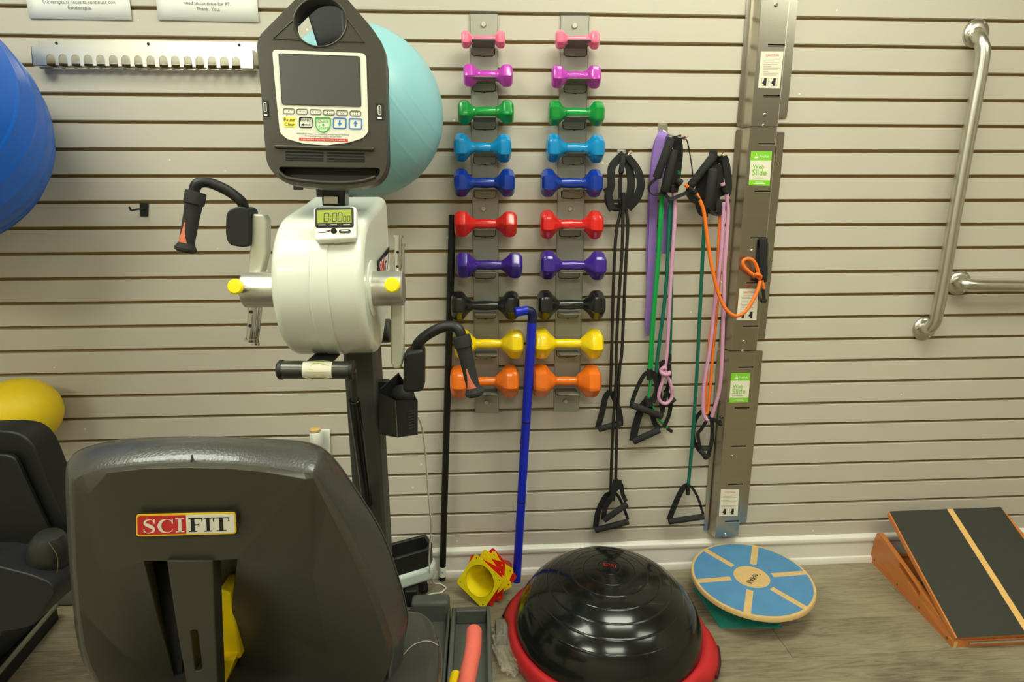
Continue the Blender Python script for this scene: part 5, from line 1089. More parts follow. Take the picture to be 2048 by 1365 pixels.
b = thing('resistance_band', 'bright green tube band with two black handles hanging left of the pink knot', 'exercise band', (0.5549, -0.0300, 0.4938))
line(b, [(0.5597, -0.0550, 1.3317), (0.5596, -0.0500, 1.2780), (0.5600, -0.0450, 1.1241), (0.5548, -0.0420, 0.9310), (0.5532, -0.0400, 0.7628)], .0058, GREENL)
line(b, [(0.5660, -0.0500, 1.3318), (0.5663, -0.0400, 1.1236), (0.5610, -0.0380, 0.9302), (0.5620, -0.0360, 0.7615), (0.5577, -0.0340, 0.6567)], .005, GREENL)
cap_(b, (0.5530, -0.0400, 0.7662), (0.5541, -0.0400, 0.7284), .0085)
strap(b, [(0.5529, -0.0450, 0.7556), (0.5335, -0.0450, 0.7440), (0.5107, -0.0450, 0.6927), (0.4975, -0.0450, 0.6477)], .014); strap(b, [(0.5549, -0.0440, 0.7553), (0.5713, -0.0420, 0.7424), (0.5844, -0.0400, 0.6966), (0.5677, -0.0420, 0.6486)], .02); strap(b, [(0.5716, -0.0410, 0.7421), (0.5952, -0.0380, 0.6660), (0.6067, -0.0380, 0.6110)], .014)
hgrip(b, (0.4960, -0.0450, 0.6442), (0.6050, -0.0400, 0.5993), .0115)
strap(b, [(0.5560, -0.0340, 0.6567), (0.5381, -0.0300, 0.6293), (0.5204, -0.0300, 0.5672), (0.5126, -0.0300, 0.5095)], .026); strap(b, [(0.5601, -0.0320, 0.6560), (0.5760, -0.0280, 0.6010), (0.5863, -0.0280, 0.5684), (0.6039, -0.0300, 0.5507)], .018)
cap_(b, (0.5556, -0.0340, 0.6655), (0.5571, -0.0340, 0.6355), .013)
hgrip(b, (0.5128, -0.0300, 0.5058), (0.6024, -0.0300, 0.5471), .0115)
line(b, [(0.5737, -0.0300, 0.6338), (0.5992, -0.0280, 0.5861), (0.6287, -0.0280, 0.5529)], .0045, GREENL); cap_(b, (0.6288, -0.0280, 0.5511), (0.6469, -0.0280, 0.5380), .006)
hgrip(b, (0.5655, -0.1000, 1.4834), (0.5314, -0.0850, 1.3714), .0125); hgrip(b, (0.5782, -0.0900, 1.4509), (0.5612, -0.0750, 1.3311), .0135)
strap(b, [(0.5818, -0.0900, 1.4902), (0.5919, -0.0850, 1.4514), (0.5925, -0.0800, 1.3947), (0.5907, -0.0650, 1.3299)], .03); strap(b, [(0.5315, -0.0850, 1.3699), (0.5113, -0.0800, 1.3485), (0.5200, -0.0750, 1.3253), (0.5492, -0.0700, 1.3254), (0.5602, -0.0700, 1.3488)], .02, (0, 1, .3)); strap(b, [(0.5612, -0.0700, 1.3312), (0.5809, -0.0700, 1.3106), (0.6083, -0.0700, 1.3194), (0.6304, -0.0800, 1.3294)], .012, (0, .5, 1))
strap(b, [(0.5698, -0.1000, 1.4862), (0.5800, -0.1150, 1.4790), (0.5960, -0.1200, 1.4784), (0.6052, -0.1200, 1.4730), (0.6238, -0.1000, 1.4360), (0.6404, -0.0900, 1.3769)], .009, (.6, 1, 0))
cap_(b, (0.5988, -0.0750, 1.3951), (0.6028, -0.0750, 1.3806), .006, GREEND); cap_(b, (0.5961, -0.0700, 1.3663), (0.6122, -0.0700, 1.3547), .012); cap_(b, (0.5873, -0.0660, 1.3298), (0.5862, -0.0700, 1.3517), .009)

b = thing('resistance_band', 'dark green tube band hanging between bright green and pink tubes', 'exercise band', (0.6204, -0.0300, 0.5647))
line(b, [(0.5903, -0.0500, 1.3154), (0.5904, -0.0450, 1.2536), (0.5937, -0.0400, 1.0376), (0.5847, -0.0360, 0.8680), (0.5798, -0.0340, 0.7863), (0.5802, -0.0320, 0.7255), (0.5860, -0.0320, 0.6818)], .006, GREEND)
line(b, [(0.5967, -0.0450, 1.3155), (0.6063, -0.0400, 1.1547), (0.6170, -0.0340, 0.9518), (0.6217, -0.0320, 0.8277), (0.6211, -0.0320, 0.7799)], .0055, GREEND)
strap(b, [(0.5945, -0.0400, 0.7894), (0.5911, -0.0360, 0.7524), (0.5912, -0.0340, 0.6998), (0.6050, -0.0340, 0.6345), (0.6042, -0.0360, 0.6068)], .012); strap(b, [(0.6195, -0.0360, 0.7845), (0.6253, -0.0340, 0.7252), (0.6123, -0.0340, 0.6555), (0.6081, -0.0340, 0.6095)], .014)
strap(b, [(0.6120, -0.0340, 0.6906), (0.6328, -0.0340, 0.6551), (0.6308, -0.0340, 0.6019), (0.6145, -0.0340, 0.5556)], .014); hgrip(b, (0.6132, -0.0400, 0.6364), (0.6441, -0.0450, 0.6620), .008); cap_(b, (0.6206, -0.0320, 0.8175), (0.6222, -0.0320, 0.7902), .007)

b = thing('resistance_band', 'pink tube band tied in a knot with a teardrop loop', 'exercise band', (0.6077, -0.0400, 0.6435))
line(b, [(0.5900, -0.0600, 1.3433), (0.6001, -0.0550, 1.3078), (0.6049, -0.0520, 1.2703), (0.6059, -0.0500, 1.1863), (0.6053, -0.0480, 1.0449), (0.6076, -0.0460, 0.8481), (0.6039, -0.0460, 0.7669)], .0062, PINKT)
line(b, [(0.5979, -0.0500, 0.7613), (0.6089, -0.0500, 0.7440), (0.6188, -0.0480, 0.7295), (0.6317, -0.0460, 0.6940), (0.6321, -0.0450, 0.6640), (0.6178, -0.0450, 0.6468), (0.6007, -0.0450, 0.6489), (0.5884, -0.0460, 0.6671), (0.5903, -0.0480, 0.6990), (0.6024, -0.0500, 0.7407), (0.6075, -0.0520, 0.7583)], .0058, PINKT)
line(b, [(0.5892, -0.0500, 0.7683), (0.5890, -0.0580, 0.7570), (0.6020, -0.0600, 0.7505), (0.6169, -0.0550, 0.7522), (0.6172, -0.0480, 0.7570)], .0062, PINKT, 'knot'); line(b, [(0.5891, -0.0520, 0.7587), (0.5937, -0.0560, 0.7733), (0.6052, -0.0520, 0.7686)], .006, PINKT, 'knot')
strap(b, [(0.5869, -0.0440, 0.7838), (0.5979, -0.0500, 0.7920), (0.6163, -0.0460, 0.7838)], .012, (0, 0, 1))

b = thing('resistance_band', 'long dark green tube band ending in a single triangular handle by the rail', 'exercise band', (0.7193, -0.0300, 0.1893))
line(b, [(0.6958, -0.0600, 1.3001), (0.6984, -0.0550, 1.2473), (0.7022, -0.0500, 1.1547), (0.7081, -0.0450, 0.9624), (0.7148, -0.0400, 0.7253), (0.7171, -0.0350, 0.4916), (0.7152, -0.0320, 0.3372)], .0058, GREEND)
strap(b, [(0.7153, -0.0340, 0.3382), (0.6980, -0.0340, 0.3312), (0.6777, -0.0340, 0.2860), (0.6536, -0.0340, 0.2095)], [.02][0]); strap(b, [(0.7121, -0.0330, 0.3378), (0.7291, -0.0320, 0.3292), (0.7533, -0.0320, 0.2883), (0.7759, -0.0340, 0.2248)], .009)
cap_(b, (0.7130, -0.0340, 0.3459), (0.7149, -0.0340, 0.3040), .0075); hgrip(b, (0.6532, -0.0340, 0.2018), (0.7774, -0.0340, 0.2169))
hgrip(b, (0.7080, -0.0700, 1.4374), (0.6456, -0.0600, 1.3492), .0125); strap(b, [(0.7181, -0.0600, 1.4397), (0.7047, -0.0550, 1.3964), (0.6802, -0.0500, 1.3302), (0.7003, -0.0500, 1.2700)], .036); strap(b, [(0.6467, -0.0600, 1.3551), (0.6440, -0.0550, 1.3301), (0.6589, -0.0520, 1.3107), (0.6750, -0.0520, 1.3047)], .02); strap(b, [(0.6759, -0.0500, 1.3017), (0.6892, -0.0500, 1.2700), (0.7101, -0.0500, 1.2654)], .02)

b = thing('resistance_band', 'orange tube band sagging across the rail to the black anchor strap', 'exercise band', (0.8121, -0.0600, 0.9441))
line(b, [(0.6518, -0.0800, 1.3323), (0.6637, -0.0800, 1.3161), (0.6845, -0.0800, 1.2731), (0.7050, -0.0800, 1.1751), (0.7252, -0.0800, 1.0947), (0.7601, -0.0800, 0.9966), (0.8006, -0.0850, 0.9504), (0.8387, -0.0850, 0.9612), (0.8705, -0.0800, 1.0129), (0.8873, -0.0700, 1.0576)], .0056, ORANGET)
line(b, [(0.8852, -0.0660, 1.0667), (0.8562, -0.0660, 1.0812), (0.8316, -0.0660, 1.1034), (0.8270, -0.0660, 1.1192), (0.8392, -0.0660, 1.1269), (0.8556, -0.0660, 1.1236), (0.8700, -0.0660, 1.1078), (0.8826, -0.0660, 1.0762)], .0054, ORANGET)
line(b, [(0.8680, -0.0700, 1.0736), (0.8701, -0.0780, 1.0792), (0.8830, -0.0760, 1.0726), (0.8836, -0.0700, 1.0624)], .006, ORANGET, 'knot'); line(b, [(0.8942, -0.0660, 1.0570), (0.9042, -0.0640, 1.0311)], .005, ORANGET); cap_(b, (0.9017, -0.0640, 1.0311), (0.9076, -0.0640, 0.9957), .0052); cap_(b, (0.9073, -0.0640, 0.9989), (0.9102, -0.0640, 0.9859), .0042, ORANGET)
bm = BM(); lathe(bm, [(0, 0), (.011, 0), (.012, .006), (.008, .012), (0, .012)], (0.9046, -0.0660, 0.9992), (0, 0, -1), 12); obj('stopper', bm, BLACK, b)
cap_(b, (0.6205, -0.0820, 1.3527), (0.6302, -0.0820, 1.3439), .0055, ORANGET); cap_(b, (0.6301, -0.0820, 1.3454), (0.6568, -0.0800, 1.3264), .007); cap_(b, (0.6449, -0.0860, 1.3321), (0.6506, -0.0860, 1.3394), .003); cap_(b, (0.6509, -0.0800, 1.3220), (0.6674, -0.0800, 1.3073), .0066)
b = thing('anchor_strap', 'black webbing loop wedged in a rail slot holding the orange knot', 'strap', (0.9062, -0.0500, 1.0646))
strap(b, [(0.8976, -0.0400, 1.1889), (0.8950, -0.0500, 1.1816), (0.8977, -0.0560, 1.1225), (0.9022, -0.0580, 1.0656), (0.8969, -0.0600, 1.0595)], .026); strap(b, [(0.8953, -0.0380, 1.1888), (0.8865, -0.0460, 1.1375), (0.8889, -0.0500, 1.0744), (0.8917, -0.0540, 1.0588)], .016, (.6, -.6, 0)); strap(b, [(0.8743, -0.0560, 1.0592), (0.8895, -0.0560, 1.0543), (0.9071, -0.0560, 1.0589)], .010, (0, 0, 1))

b = thing('resistance_band', 'orange tube band hanging doubled behind the pink tubes', 'exercise band', (0.7605, -0.0300, 0.5938))
line(b, [(0.7437, -0.0600, 1.2699), (0.7484, -0.0550, 1.2166), (0.7530, -0.0500, 1.0597), (0.7514, -0.0450, 0.9124), (0.7476, -0.0420, 0.8449), (0.7492, -0.0380, 0.7066), (0.7515, -0.0360, 0.6141)], .005, ORANGET)
line(b, [(0.7528, -0.0600, 1.2744), (0.7564, -0.0550, 1.2165), (0.7620, -0.0500, 1.0275), (0.7627, -0.0420, 0.8447), (0.7645, -0.0380, 0.7080), (0.7628, -0.0360, 0.6138), (0.7558, -0.0360, 0.6033)], .005, ORANGET)
hgrip(b, (0.7029, -0.0850, 1.3974), (0.6975, -0.0750, 1.2820), .0135); strap(b, [(0.7163, -0.0700, 1.4100), (0.7279, -0.0650, 1.3666), (0.7243, -0.0620, 1.3075), (0.7125, -0.0600, 1.2655)], .028); strap(b, [(0.7101, -0.0650, 1.2715), (0.7357, -0.0650, 1.2654), (0.7534, -0.0650, 1.2804), (0.7550, -0.0650, 1.2999)], .014, (0, .5, 1)); strap(b, [(0.7375, -0.0680, 1.3073), (0.7353, -0.0700, 1.2849), (0.7468, -0.0680, 1.2684)], .02)
strap(b, [(0.7437, -0.0340, 0.6136), (0.7266, -0.0300, 0.5838), (0.7199, -0.0300, 0.5406), (0.7253, -0.0300, 0.5003), (0.7461, -0.0320, 0.4674)], .014); strap(b, [(0.7664, -0.0300, 0.6080), (0.7840, -0.0280, 0.5691), (0.7888, -0.0280, 0.5051), (0.7787, -0.0300, 0.4416)], .014)
hgrip(b, (0.7459, -0.0320, 0.4711), (0.7746, -0.0320, 0.4389), .0085); hgrip(b, (0.7552, -0.0300, 0.4737), (0.7799, -0.0300, 0.4731), .007)
b = thing('resistance_band', 'pink tube band hanging in a long loop against the rail', 'exercise band', (0.7608, -0.0450, 0.5814))
line(b, [(0.7555, -0.0700, 1.3251), (0.7682, -0.0650, 1.2532), (0.7713, -0.0620, 1.0925), (0.7842, -0.0620, 0.8490), (0.7868, -0.0600, 0.6987), (0.7722, -0.0500, 0.5973)], .006, PINKT)
line(b, [(0.7490, -0.0680, 1.2999), (0.7566, -0.0600, 1.1473), (0.7521, -0.0520, 0.9533), (0.7502, -0.0480, 0.8463), (0.7394, -0.0450, 0.7107), (0.7419, -0.0450, 0.6282), (0.7509, -0.0460, 0.5928), (0.7628, -0.0480, 0.5843)], .006, PINKT)
strap(b, [(0.7281, -0.0700, 1.4360), (0.7437, -0.0680, 1.4246), (0.7544, -0.0680, 1.3884), (0.7619, -0.0660, 1.3444), (0.7577, -0.0660, 1.3192)], .022); strap(b, [(0.7288, -0.0650, 1.4335), (0.7388, -0.0640, 1.4104), (0.7388, -0.0640, 1.3519), (0.7468, -0.0660, 1.3192)], .018)
cap_(b, (0.7384, -0.0750, 1.3573), (0.7406, -0.0750, 1.3485), .007, PINKT); cap_(b, (0.7405, -0.0750, 1.3500), (0.7495, -0.0720, 1.3309), .0085); cap_(b, (0.7480, -0.0750, 1.3338), (0.7563, -0.0750, 1.3279), .006)
strap(b, [(0.7596, -0.0500, 0.5941), (0.7762, -0.0520, 0.5908), (0.7927, -0.0560, 0.5795), (0.8026, -0.0560, 0.5846)], .012, (0, 0, 1)); strap(b, [(0.7569, -0.0460, 0.5819), (0.7418, -0.0420, 0.5484), (0.7332, -0.0400, 0.5333), (0.7453, -0.0360, 0.4821), (0.7686, -0.0340, 0.4381)], .012)
cap_(b, (0.7965, -0.0560, 0.5740), (0.8072, -0.0560, 0.5702), .006); cap_(b, (0.7983, -0.0560, 0.5954), (0.8066, -0.0560, 0.5987), .006)

# outlet and plug-in
o = thing('wall_outlet', 'white wall outlet cover partly behind the seat back', 'outlet', (-0.5452, -0.0010, 0.5196))
q = [(-0.5581, -0.0010, 0.5663), (-0.5072, -0.0010, 0.5650), (-0.5140, -0.0010, 0.4463), (-0.5673, -0.0010, 0.4478)]
bm = BM(); prism(bm, q, (0, -.006, 0)); obj('cover_plate', bm, WHITE, o, bevel=.002)
obj('socket_face', plate(subq(q, .3, .72, .08, .45, OUT, .0062), OUT, .001), PCREAM, o)
f = thing('plug_in_freshener', 'frosted plug-in air freshener with amber top in the outlet', 'air freshener', (-0.5501, -0.0200, 0.5187))
bm = BM(); lathe(bm, [(0, 0), (.018, 0), (.021, .006), (.021, .046), (.018, .05), (0, .05)], (-0.5458, -0.0350, 0.5214), (0, 0, 1), 28); obj('plug_body', bm, mat('frosted_white', s2l(226, 224, 214), .3), f)
bm = BM(); lathe(bm, [(.0175, 0), (.0175, .006), (.014, .0085), (0, .009)], (-0.5483, -0.0350, 0.5741), (0, 0, 1), 28); obj('amber_top', bm, mat('amber', s2l(214, 178, 108), .3), f)
bm = BM(); lathe(bm, [(0, 0), (.012, 0), (.012, .02), (0, .02)], (-0.5430, -0.0300, 0.5334), (0, 1, 0), 16); obj('plug_neck', bm, MATS['frosted_white'], f)

# ================================================================ things on the floor
p_ = thing('exercise_pole', 'long black pole with white tip leaning on the slats', 'pole', (-0.1491, -0.0300, 0.0046))
a, b = V((-0.1497, -0.0205, 0.0020))+Vector((0, -.012, 0)), V((-0.0821, -0.0160, 1.2648))
bm = BM(); cyl(bm, a.lerp(b, .04), b, .0112); obj('shaft', bm, mat('pole_black', s2l(20, 18, 16), .45), p_, bevel=.001)
bm = BM(); cyl(bm, a.lerp(b, .012), a.lerp(b, .042), .0122); tp = obj('white_tip', bm, WHITE, p_, bevel=.001)
bm = BM(); cyl(bm, a, a.lerp(b, .0125), .0112); obj('rubber_foot', bm, RUBBER, p_)
m_ = a.lerp(b, .028)+Vector((0, -.0124, 0)); bm = BM(); tube(bm, [m_+Vector((-.004, 0, .005)), m_+Vector((-.002, 0, -.002)), m_+Vector((.002, 0, .004)), m_+Vector((.003, 0, -.004))], .0008, 5); obj('tip_mark', bm, INKB, tp)
p_ = thing('blue_cane', 'bright blue pole with a bent top leaning on the slats', 'pole', (0.1123, -0.0532, 0.0000))
a, b = V((0.1123, -0.0532, 0.0000)), V((0.1599, -0.0850, 0.9365))
bm = BM(); tube(bm, [a, a.lerp(b, .5), b], .0148, 20, 2); sh2 = obj('shaft', bm, POLEB, p_, bevel=.001)
bm = BM(); tube(bm, [a.lerp(b, .985), V((0.1604, -0.0870, 0.9575)), V((0.1563, -0.0880, 0.9703)), V((0.1406, -0.0900, 0.9756))], .0142, 20, 8); obj('elbow', bm, mat('elbow_navy', s2l(16, 24, 70), .45), p_)
bm = BM(); cyl(bm, (0.1437, -0.0900, 0.9755), (0.1058, -0.1000, 0.9715), .0142); obj('handle', bm, POLEB, p_, bevel=.001)
for t_ in (.335, .645):
    bm = BM(); c = a.lerp(b, t_); d = (b-a).normalized(); cyl(bm, c-d*.002, c+d*.002, .0150); obj('joint_line', bm, INK, sh2)
obj('label', bx(a.lerp(b, .42)+Vector((.0135, -.004, -.045)), a.lerp(b, .42)+Vector((.0153, .004, .045))), WHITE, sh2)

# white charging cord
cd = thing('charging_cord', 'thin white cord dropping from the bin to the floor', 'cord', (-0.1821, -0.1039, 0.0000))
bm = BM(); tube(bm, [(-0.1643, -0.5000, 0.7876), (-0.1584, -0.4700, 0.7685), (-0.1563, -0.4200, 0.7167), (-0.1549, -0.3800, 0.6389), (-0.1582, -0.3200, 0.4974), (-0.1589, -0.2800, 0.4058), (-0.1599, -0.2500, 0.3371), (-0.1698, -0.2100, 0.2530), (-0.1784, -0.1700, 0.1685), (-0.1782, -0.1500, 0.1052), (-0.1751, -0.0754, 0.0200), (-0.1579, -0.0567, 0.0040), (-0.1413, -0.0715, 0.0040), (-0.1338, -0.0829, 0.0040), (-0.1416, -0.0959, 0.0040), (-0.1495, -0.1060, 0.0040), (-0.1764, -0.1097, 0.0040), (-0.2025, -0.1212, 0.0040)], .0026, 8, 8); obj('cable', bm, CORDW, cd)
bm = BM(); cyl(bm, (-0.1707, -0.5050, 0.7973), (-0.1626, -0.4950, 0.7844), .004); obj('plug', bm, WHITE, cd, bevel=.001)

# stack of agility cones on its side
C0 = Vector((-0.0171, -0.1580, 0.0788)); AX = Vector((.459, .842, -.284)).normalized()
E1 = Vector((-.0738, .0321, -.0239)); E1 = (E1-AX*E1.dot(AX)).normalized(); E2 = AX.cross(E1)
kinds = [('y', 0, .000), ('r', -17, .013), ('y', 12, .022), ('r', -30, .033), ('y', 24, .043), ('y', -8, .052), ('r', 9, .061)]
descr = ['frontmost yellow cone of the tipped stack, its opening facing out', 'red cone directly behind the frontmost yellow cone', 'yellow cone third from the open end of the tipped stack', 'red cone fourth from the open end of the tipped stack', 'yellow cone fifth from the open end of the tipped stack', 'yellow cone sixth from the open end of the tipped stack', 'red cone at the tip end of the tipped stack']
for i, (k, rot_, off) in enumerate(kinds):
    m = CONEY if k == 'y' else CONER
    o = C0+AX*off+Vector((.003, 0, .001))*i
    hd_ = .0845; Rb = .0525
    t = thing('sport_cone', descr[i], 'cone', o, 'agility cones in the tipped stack')
    def pt(q, f): 
        an = math.radians(rot_+90*q); return o+(E1*math.cos(an)+E2*math.sin(an))*hd_*f
    sqr = [pt(q, 1.06) for q in range(4)]
    holes = [circle(o, E1, E2, Rb, 40)]+[circle(pt(q, .88), E1, E2, .0032, 10) for q in range(4)]
    bm = BM(); prism(bm, rp(sqr, .010, 4), AX*.0022, holes); obj('base_flange', bm, m, t, smooth=False)
    bm = BM(); hc_ = .135; lathe(bm, [(Rb+.001, .001), (Rb-.002, .006), (.014, hc_-.006), (.010, hc_), (.008, hc_), (.012, hc_-.008), (Rb-.005, .006), (Rb-.002, .0005)], o, AX, 40); obj('cone_body', bm, m, t, angle=50)

# half-ball balance trainer
BC = Vector((.3655, -.360, 0))
bo = thing('balance_trainer', 'black half-dome balance trainer with red rim on the floor', 'balance trainer', BC)
bm = BM(); n = 120; prof = [(.02, .0), (.280, .0), (.292, .006), (.298, .02), (.298, .042), (.293, .058), (.284, .064), (.276, .063), (.27, .056), (.02, .05)]
rings = []
hd = [math.radians(-24), math.radians(152)]
for r, z in prof:
    ring_ = []
    for k in range(n):
        an = 2*math.pi*k/n; ex = 0
        for h_ in hd:
            d_ = (an-h_+math.pi) % (2*math.pi)-math.pi; ex += max(0, 1-(abs(d_)/.34)**4) if abs(d_) < .34 else 0
        f_ = max(0, (r-.27)/.034)
        ring_.append(bm.verts.new(BC+Vector((math.cos(an)*(r+.028*ex*f_), math.sin(an)*(r+.028*ex*f_), z-(.012*ex*f_ if z > .03 else 0)))))
    rings.append(ring_)
for A, B in zip(rings, rings[1:]):
    for k in range(n): bm.faces.new((A[k], A[(k+1) % n], B[(k+1) % n], B[k]))
rim = obj('rim', bm, REDR, bo, angle=50)
for h_ in hd:
    c_ = BC+Vector((math.cos(h_)*.3215, math.sin(h_)*.3215, .026)); tng = Vector((-math.sin(h_), math.cos(h_), 0)); bm = BM(); tube(bm, [c_-tng*.06-Vector((math.cos(h_), math.sin(h_), 0))*.006, c_, c_+tng*.06-Vector((math.cos(h_), math.sin(h_), 0))*.006], .0065, 8); obj('handle_slot', bm, mat('rim_slot', s2l(70, 14, 16), .8), rim)
R_, H_ = .276, .197
prof = []; N = 420
ribs_ = [.035, .075, .112, .148, .182, .213, .24]
for i in range(N+1):
    s = i/N; th = s*math.pi/2; r = R_*math.sin(th); z = .058+H_*math.cos(th)**1.0
    bump_ = sum(.0012*math.exp(-((r-q_)/.0013)**2) for q_ in ribs_)
    prof.append((r if i else 0, z+bump_*math.cos(th)))
bm = BM(); lathe(bm, prof, BC, (0, 0, 1), 128); dm = obj('dome', bm, DOME, bo, angle=180)
ct = BC+Vector((0, 0, .058+H_)); text('SPRI', ct+Vector((-.018, .004, -.0004)), ct+Vector((.018, -.008, -.0004)), (0, 0, 1), mat('print_red', s2l(170, 40, 34), .5), dm, off=.0012)

# wobble board on its round foot, teal mat below
WC = Vector((.874, -.222, .103)); WN = Vector((-.032, -.03, 1)).normalized(); WR = .19
wa = WN.cross(Vector((0, 1, 0))).normalized(); wb_ = WN.cross(wa).normalized()
if wa.x < 0: wa, wb_ = -wa, -wb_
wo = thing('wobble_board', 'round blue wooden wobble board with light stripes by the wall', 'balance board', (WC.x, WC.y, 0.004))
bm = BM(); lathe(bm, [(0, -.017), (WR-.003, -.017), (WR, -.014), (WR, -.003), (WR-.002, 0), (0, 0)], WC, WN, 96); obj('deck', bm, WOODP, wo, angle=40)
# blue grip sectors between the bare wood spokes
a_off = math.radians(1); 
for k in range(6):
    a0 = a_off+math.radians(60*k); P = []
    def wp(r, an): return WC+wa*r*math.cos(an)+wb_*r*math.sin(an)
    hwid = .0105
    ro, ri = WR-.009, .058
    s0, s1 = a0, a0+math.radians(60)
    n_ = 20
    P = [wp(ro, s0+hwid/ro+(s1-s0-2*hwid/ro)*i/n_) for i in range(n_+1)]+[wp(ri+.012, s1-hwid/(ri+.012)), wp(ri+.012, s1), wp(ri-.002, s1)]+[wp(ri-.002, s1-(s1-s0)*i/10) for i in range(1, 10)]+[wp(ri-.002, s0), wp(ri+.012, s0), wp(ri+.012, s0+hwid/(ri+.012))]
    bm = BM(); prism(bm, shift(P, WN*.0002), WN*.0006); obj('grip_sector', bm, BOARDB, wo, smooth=False)
e1 = (wb_*-.35+wa*.95)
text('Yes4All', WC+Vector((.031, .028, 0))+WN*.0008, WC+Vector((-.030, -.024, 0))+WN*.0008, WN, INK, wo, off=.0006, hs=1.0)
bm = BM(); lathe(bm, [(0, -.099), (.03, -.095), (.06, -.08), (.078, -.05), (.082, -.03), (.082, -.016), (0, -.016)], WC, WN, 48); obj('foot_dome', bm, RUBBER, wo)
mt = thing('rubber_mat', 'small teal ribbed mat under the wobble board', 'mat', (.83, -.26, 0))
bm = BM(); q = [(0.7333, -0.3254, 0.0000), (0.9282, -0.3370, 0.0000), (.90, -.13, 0), (.72, -.13, 0)]; prism(bm, q, (0, 0, .003)); obj('mat_sheet', bm, TEAL, mt, smooth=False)
bm = BM(); A, B, C__, D__ = [V(x)+Vector((0, 0, .003)) for x in q]
for k in range(24):
    u = (k+.5)/24; tube(bm, [A.lerp(B, u), D__.lerp(C__, u)], .0016, 4, smooth=False)
rb_ = obj('mat_ribs', bm, TEAL, mt)

# slant board
sl = thing('slant_board', 'orange wooden slant board with black grip top', 'slant board', (1.4091, -0.4358, 0.0000))
FL = V((1.3919, -0.4470, 0.0000)); FR = FL+Vector((.475, -.0, 0))
BL_ = V((1.4352, -0.0038, 0.0000)); BT = V((1.4267, -0.0350, 0.1391)); BT2 = V((1.4559, -0.0300, 0.1310))
TL, TR = V((1.4393, -0.0550, 0.2256)), V((1.8631, -0.0550, 0.2290)); TF = V((1.3922, -0.4520, 0.0371)); TFR = TF+(TR-TL).normalized()*.47
# left side frame with grip cut-out
Pl = [FL, FL+Vector((.004, 0, .03)), BT, BL_]
nL = (FL-BL_).cross(UP).normalized(); nL = nL if nL.x > 0 else -nL
def sp(u, v): return FL.lerp(BL_, u)+UP*v
holeP = rp([sp(.38, .045), sp(.62, .075), sp(.635, .098), sp(.60, .098), sp(.37, .066)], .006, 3)
bm = BM(); prism(bm, rp(Pl, [.0, .008, .02, .0], 4), nL*.016, [holeP]); sd = obj('side_frame', bm, WOODO, sl, smooth=False, bevel=.001)
for u, v in ((.06, .012), (.36, .014), (.62, .016), (.93, .02)): bolt('screw', sp(u, v)-nL*.0002, .004, sd, mat('screw_brown', s2l(120, 78, 44), .5, .3), -nL, .001)
bm = BM(); prism(bm, [FL, FR, FR+UP*.022, FL+UP*.022], (0, .02, 0)); fb = obj('front_rail', bm, WOODO, sl, smooth=False, bevel=.001)
obj('end_grain', plate([FL+Vector((.002, -.0004, 0)), FL+Vector((.012, -.0004, 0)), FL+Vector((.012, -.0004, .02)), FL+Vector((.002, -.0004, .02))], OUT, .0006), WOODP, fb, smooth=False)
bm = BM(); prism(bm, [BL_+Vector((.02, -.03, .0)), BL_+Vector((.42, -.03, .0)), BL_+Vector((.42, -.03, .03)), BL_+Vector((.02, -.03, .03))], (0, .018, 0)); obj('rear_rail', bm, WOODO, sl, smooth=False)
bm = BM(); prism(bm, shift(Pl, Vector((.44, 0, 0))), nL*.016); obj('side_frame', bm, WOODO, sl, smooth=False)
# tilted top with black grip sheets either side of a light stripe
nT = (TR-TL).cross(TF-TL).normalized(); nT = nT if nT.z > 0 else -nT
bm = BM(); prism(bm, rp([TL, TR, TFR, TF], [.006, .006, 0, 0], 3), -nT*.016); tp_ = obj('top_board', bm, WOODO, sl, smooth=False, bevel=.0015)
tq = [TL, TR, TFR, TF]
s0, s1 = (1893-1776)/227., (1906-1776)/227.
w0 = (TR-TL).length; g0, g1 = s0*1.0, s1*1.0
def tpq(u0, u1):
    wT, wB = (TR-TL).length, (TFR-TF).length
    a0, a1 = TL.lerp(TR, u0), TL.lerp(TR, u1); d_ = (TR-TL).normalized()
    b0, b1 = TF+d_*(u0*wT), TF+d_*(u1*wT)
    return [a0+nT*.0002, a1+nT*.0002, b1+nT*.0002, b0+nT*.0002]
for nm_, u0, u1, m in (('grip_sheet', .012, .515, GRIP), ('centre_stripe', .515, .565, WOODL), ('grip_sheet', .565, .99, GRIP)):
    bm = BM(); prism(bm, tpq(u0, u1), nT*.0012); obj(nm_, bm, m, tp_, smooth=False)
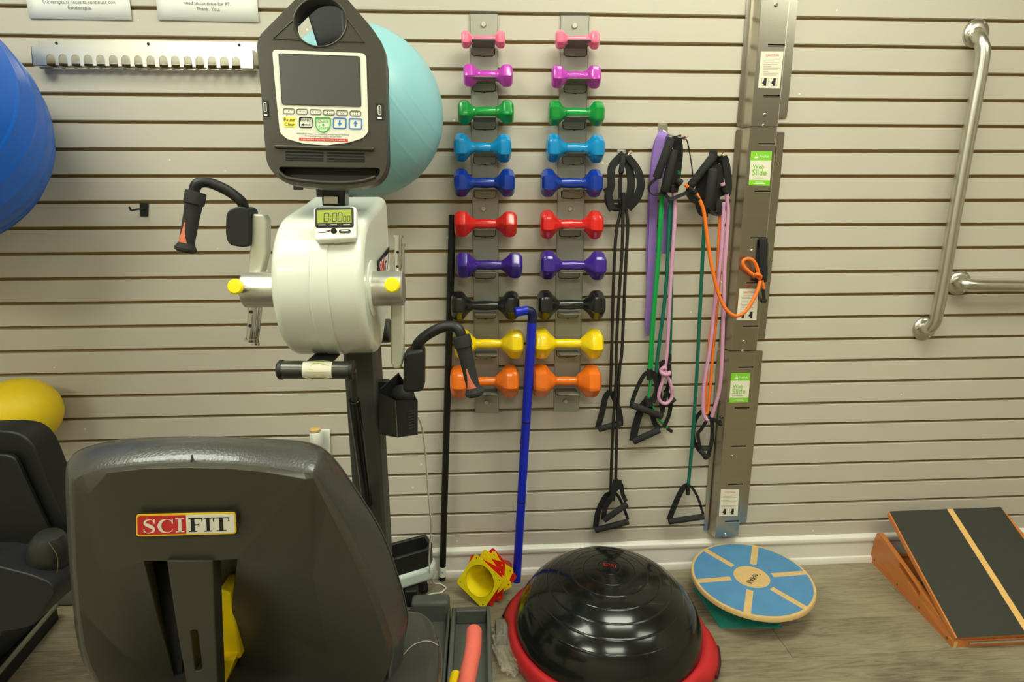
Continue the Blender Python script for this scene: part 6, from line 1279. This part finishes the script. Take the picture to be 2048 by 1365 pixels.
bm = BM(); tube(bm, [TF+Vector((.04, -.004, -.016)), TF+Vector((.44, -.004, -.016))], .0035, 8, smooth=False); obj('hinge', bm, CHROME, sl)
bm = BM(); prism(bm, [(1.4689, -0.1200, 0.0794), (1.5244, -0.1000, 0.0561), (1.5093, -0.1600, 0.0224), (1.4875, -0.1700, 0.0206)], (.3, 0, 0)); obj('prop_bar', bm, WOODO, sl, smooth=False)

# black roller end at the right edge
fr_ = thing('foam_roller', 'black rounded roller end at the right edge of the view', 'roller', (2.0969, 0.0050, 0.0000))
bm = BM(); c = V((2.1158, 0.0038, 0.0000))+Vector((.02, .0, .055)); lathe(bm, [(0, -.008), (.03, -.006), (.048, 0), (.055, .012), (.055, .35), (.048, .36), (0, .364)], c-Vector((.065, 0, 0)), (1, .05, 0), 40); obj('roller_body', bm, FOAM, fr_)
bm = BM(); lathe(bm, [(0, -.011), (.016, -.010), (.016, -.004), (0, -.004)], c-Vector((.065, 0, 0)), (1, .05, 0), 24); obj('end_plug', bm, BLACK, fr_)

# grey block wrapped in clear plastic beside the tray
bg = thing('wrapped_part', 'grey block in crumpled clear plastic bag beside the foot tray', 'plastic bag', (0.0520, -0.4344, 0.0000))
obj('grey_block', bx((.030, -.36, 0.002), (.078, -.285, .035)), mat('block_grey', s2l(112, 112, 104), .5), bg, bevel=.004)
bm = BM(); bmesh.ops.create_icosphere(bm, subdivisions=5, radius=1.0)
for v in bm.verts:
    p = v.co.copy(); nz_ = noise.noise(p*2.2+Vector((3, 1, 7))); n2_ = noise.noise(p*6+Vector((9, 4, 2))); n3_ = abs(noise.noise(p*11))
    k = 1+.25*nz_+.22*n2_-.18*n3_
    x, y, z = p.x*.042*k, p.y*.105*k, max(0, (p.z*.026+.014)*k)
    v.co = Vector((.062+x+.018*(-p.y if p.y < 0 else 0), -.385+y, .002+z))
film = mat('clear_film', (.62, .57, .44), .12, var=.05, spec=.6, alpha=.26, bump=.4, bscale=60)
obj('plastic_bag', bm, film, bg, angle=25)
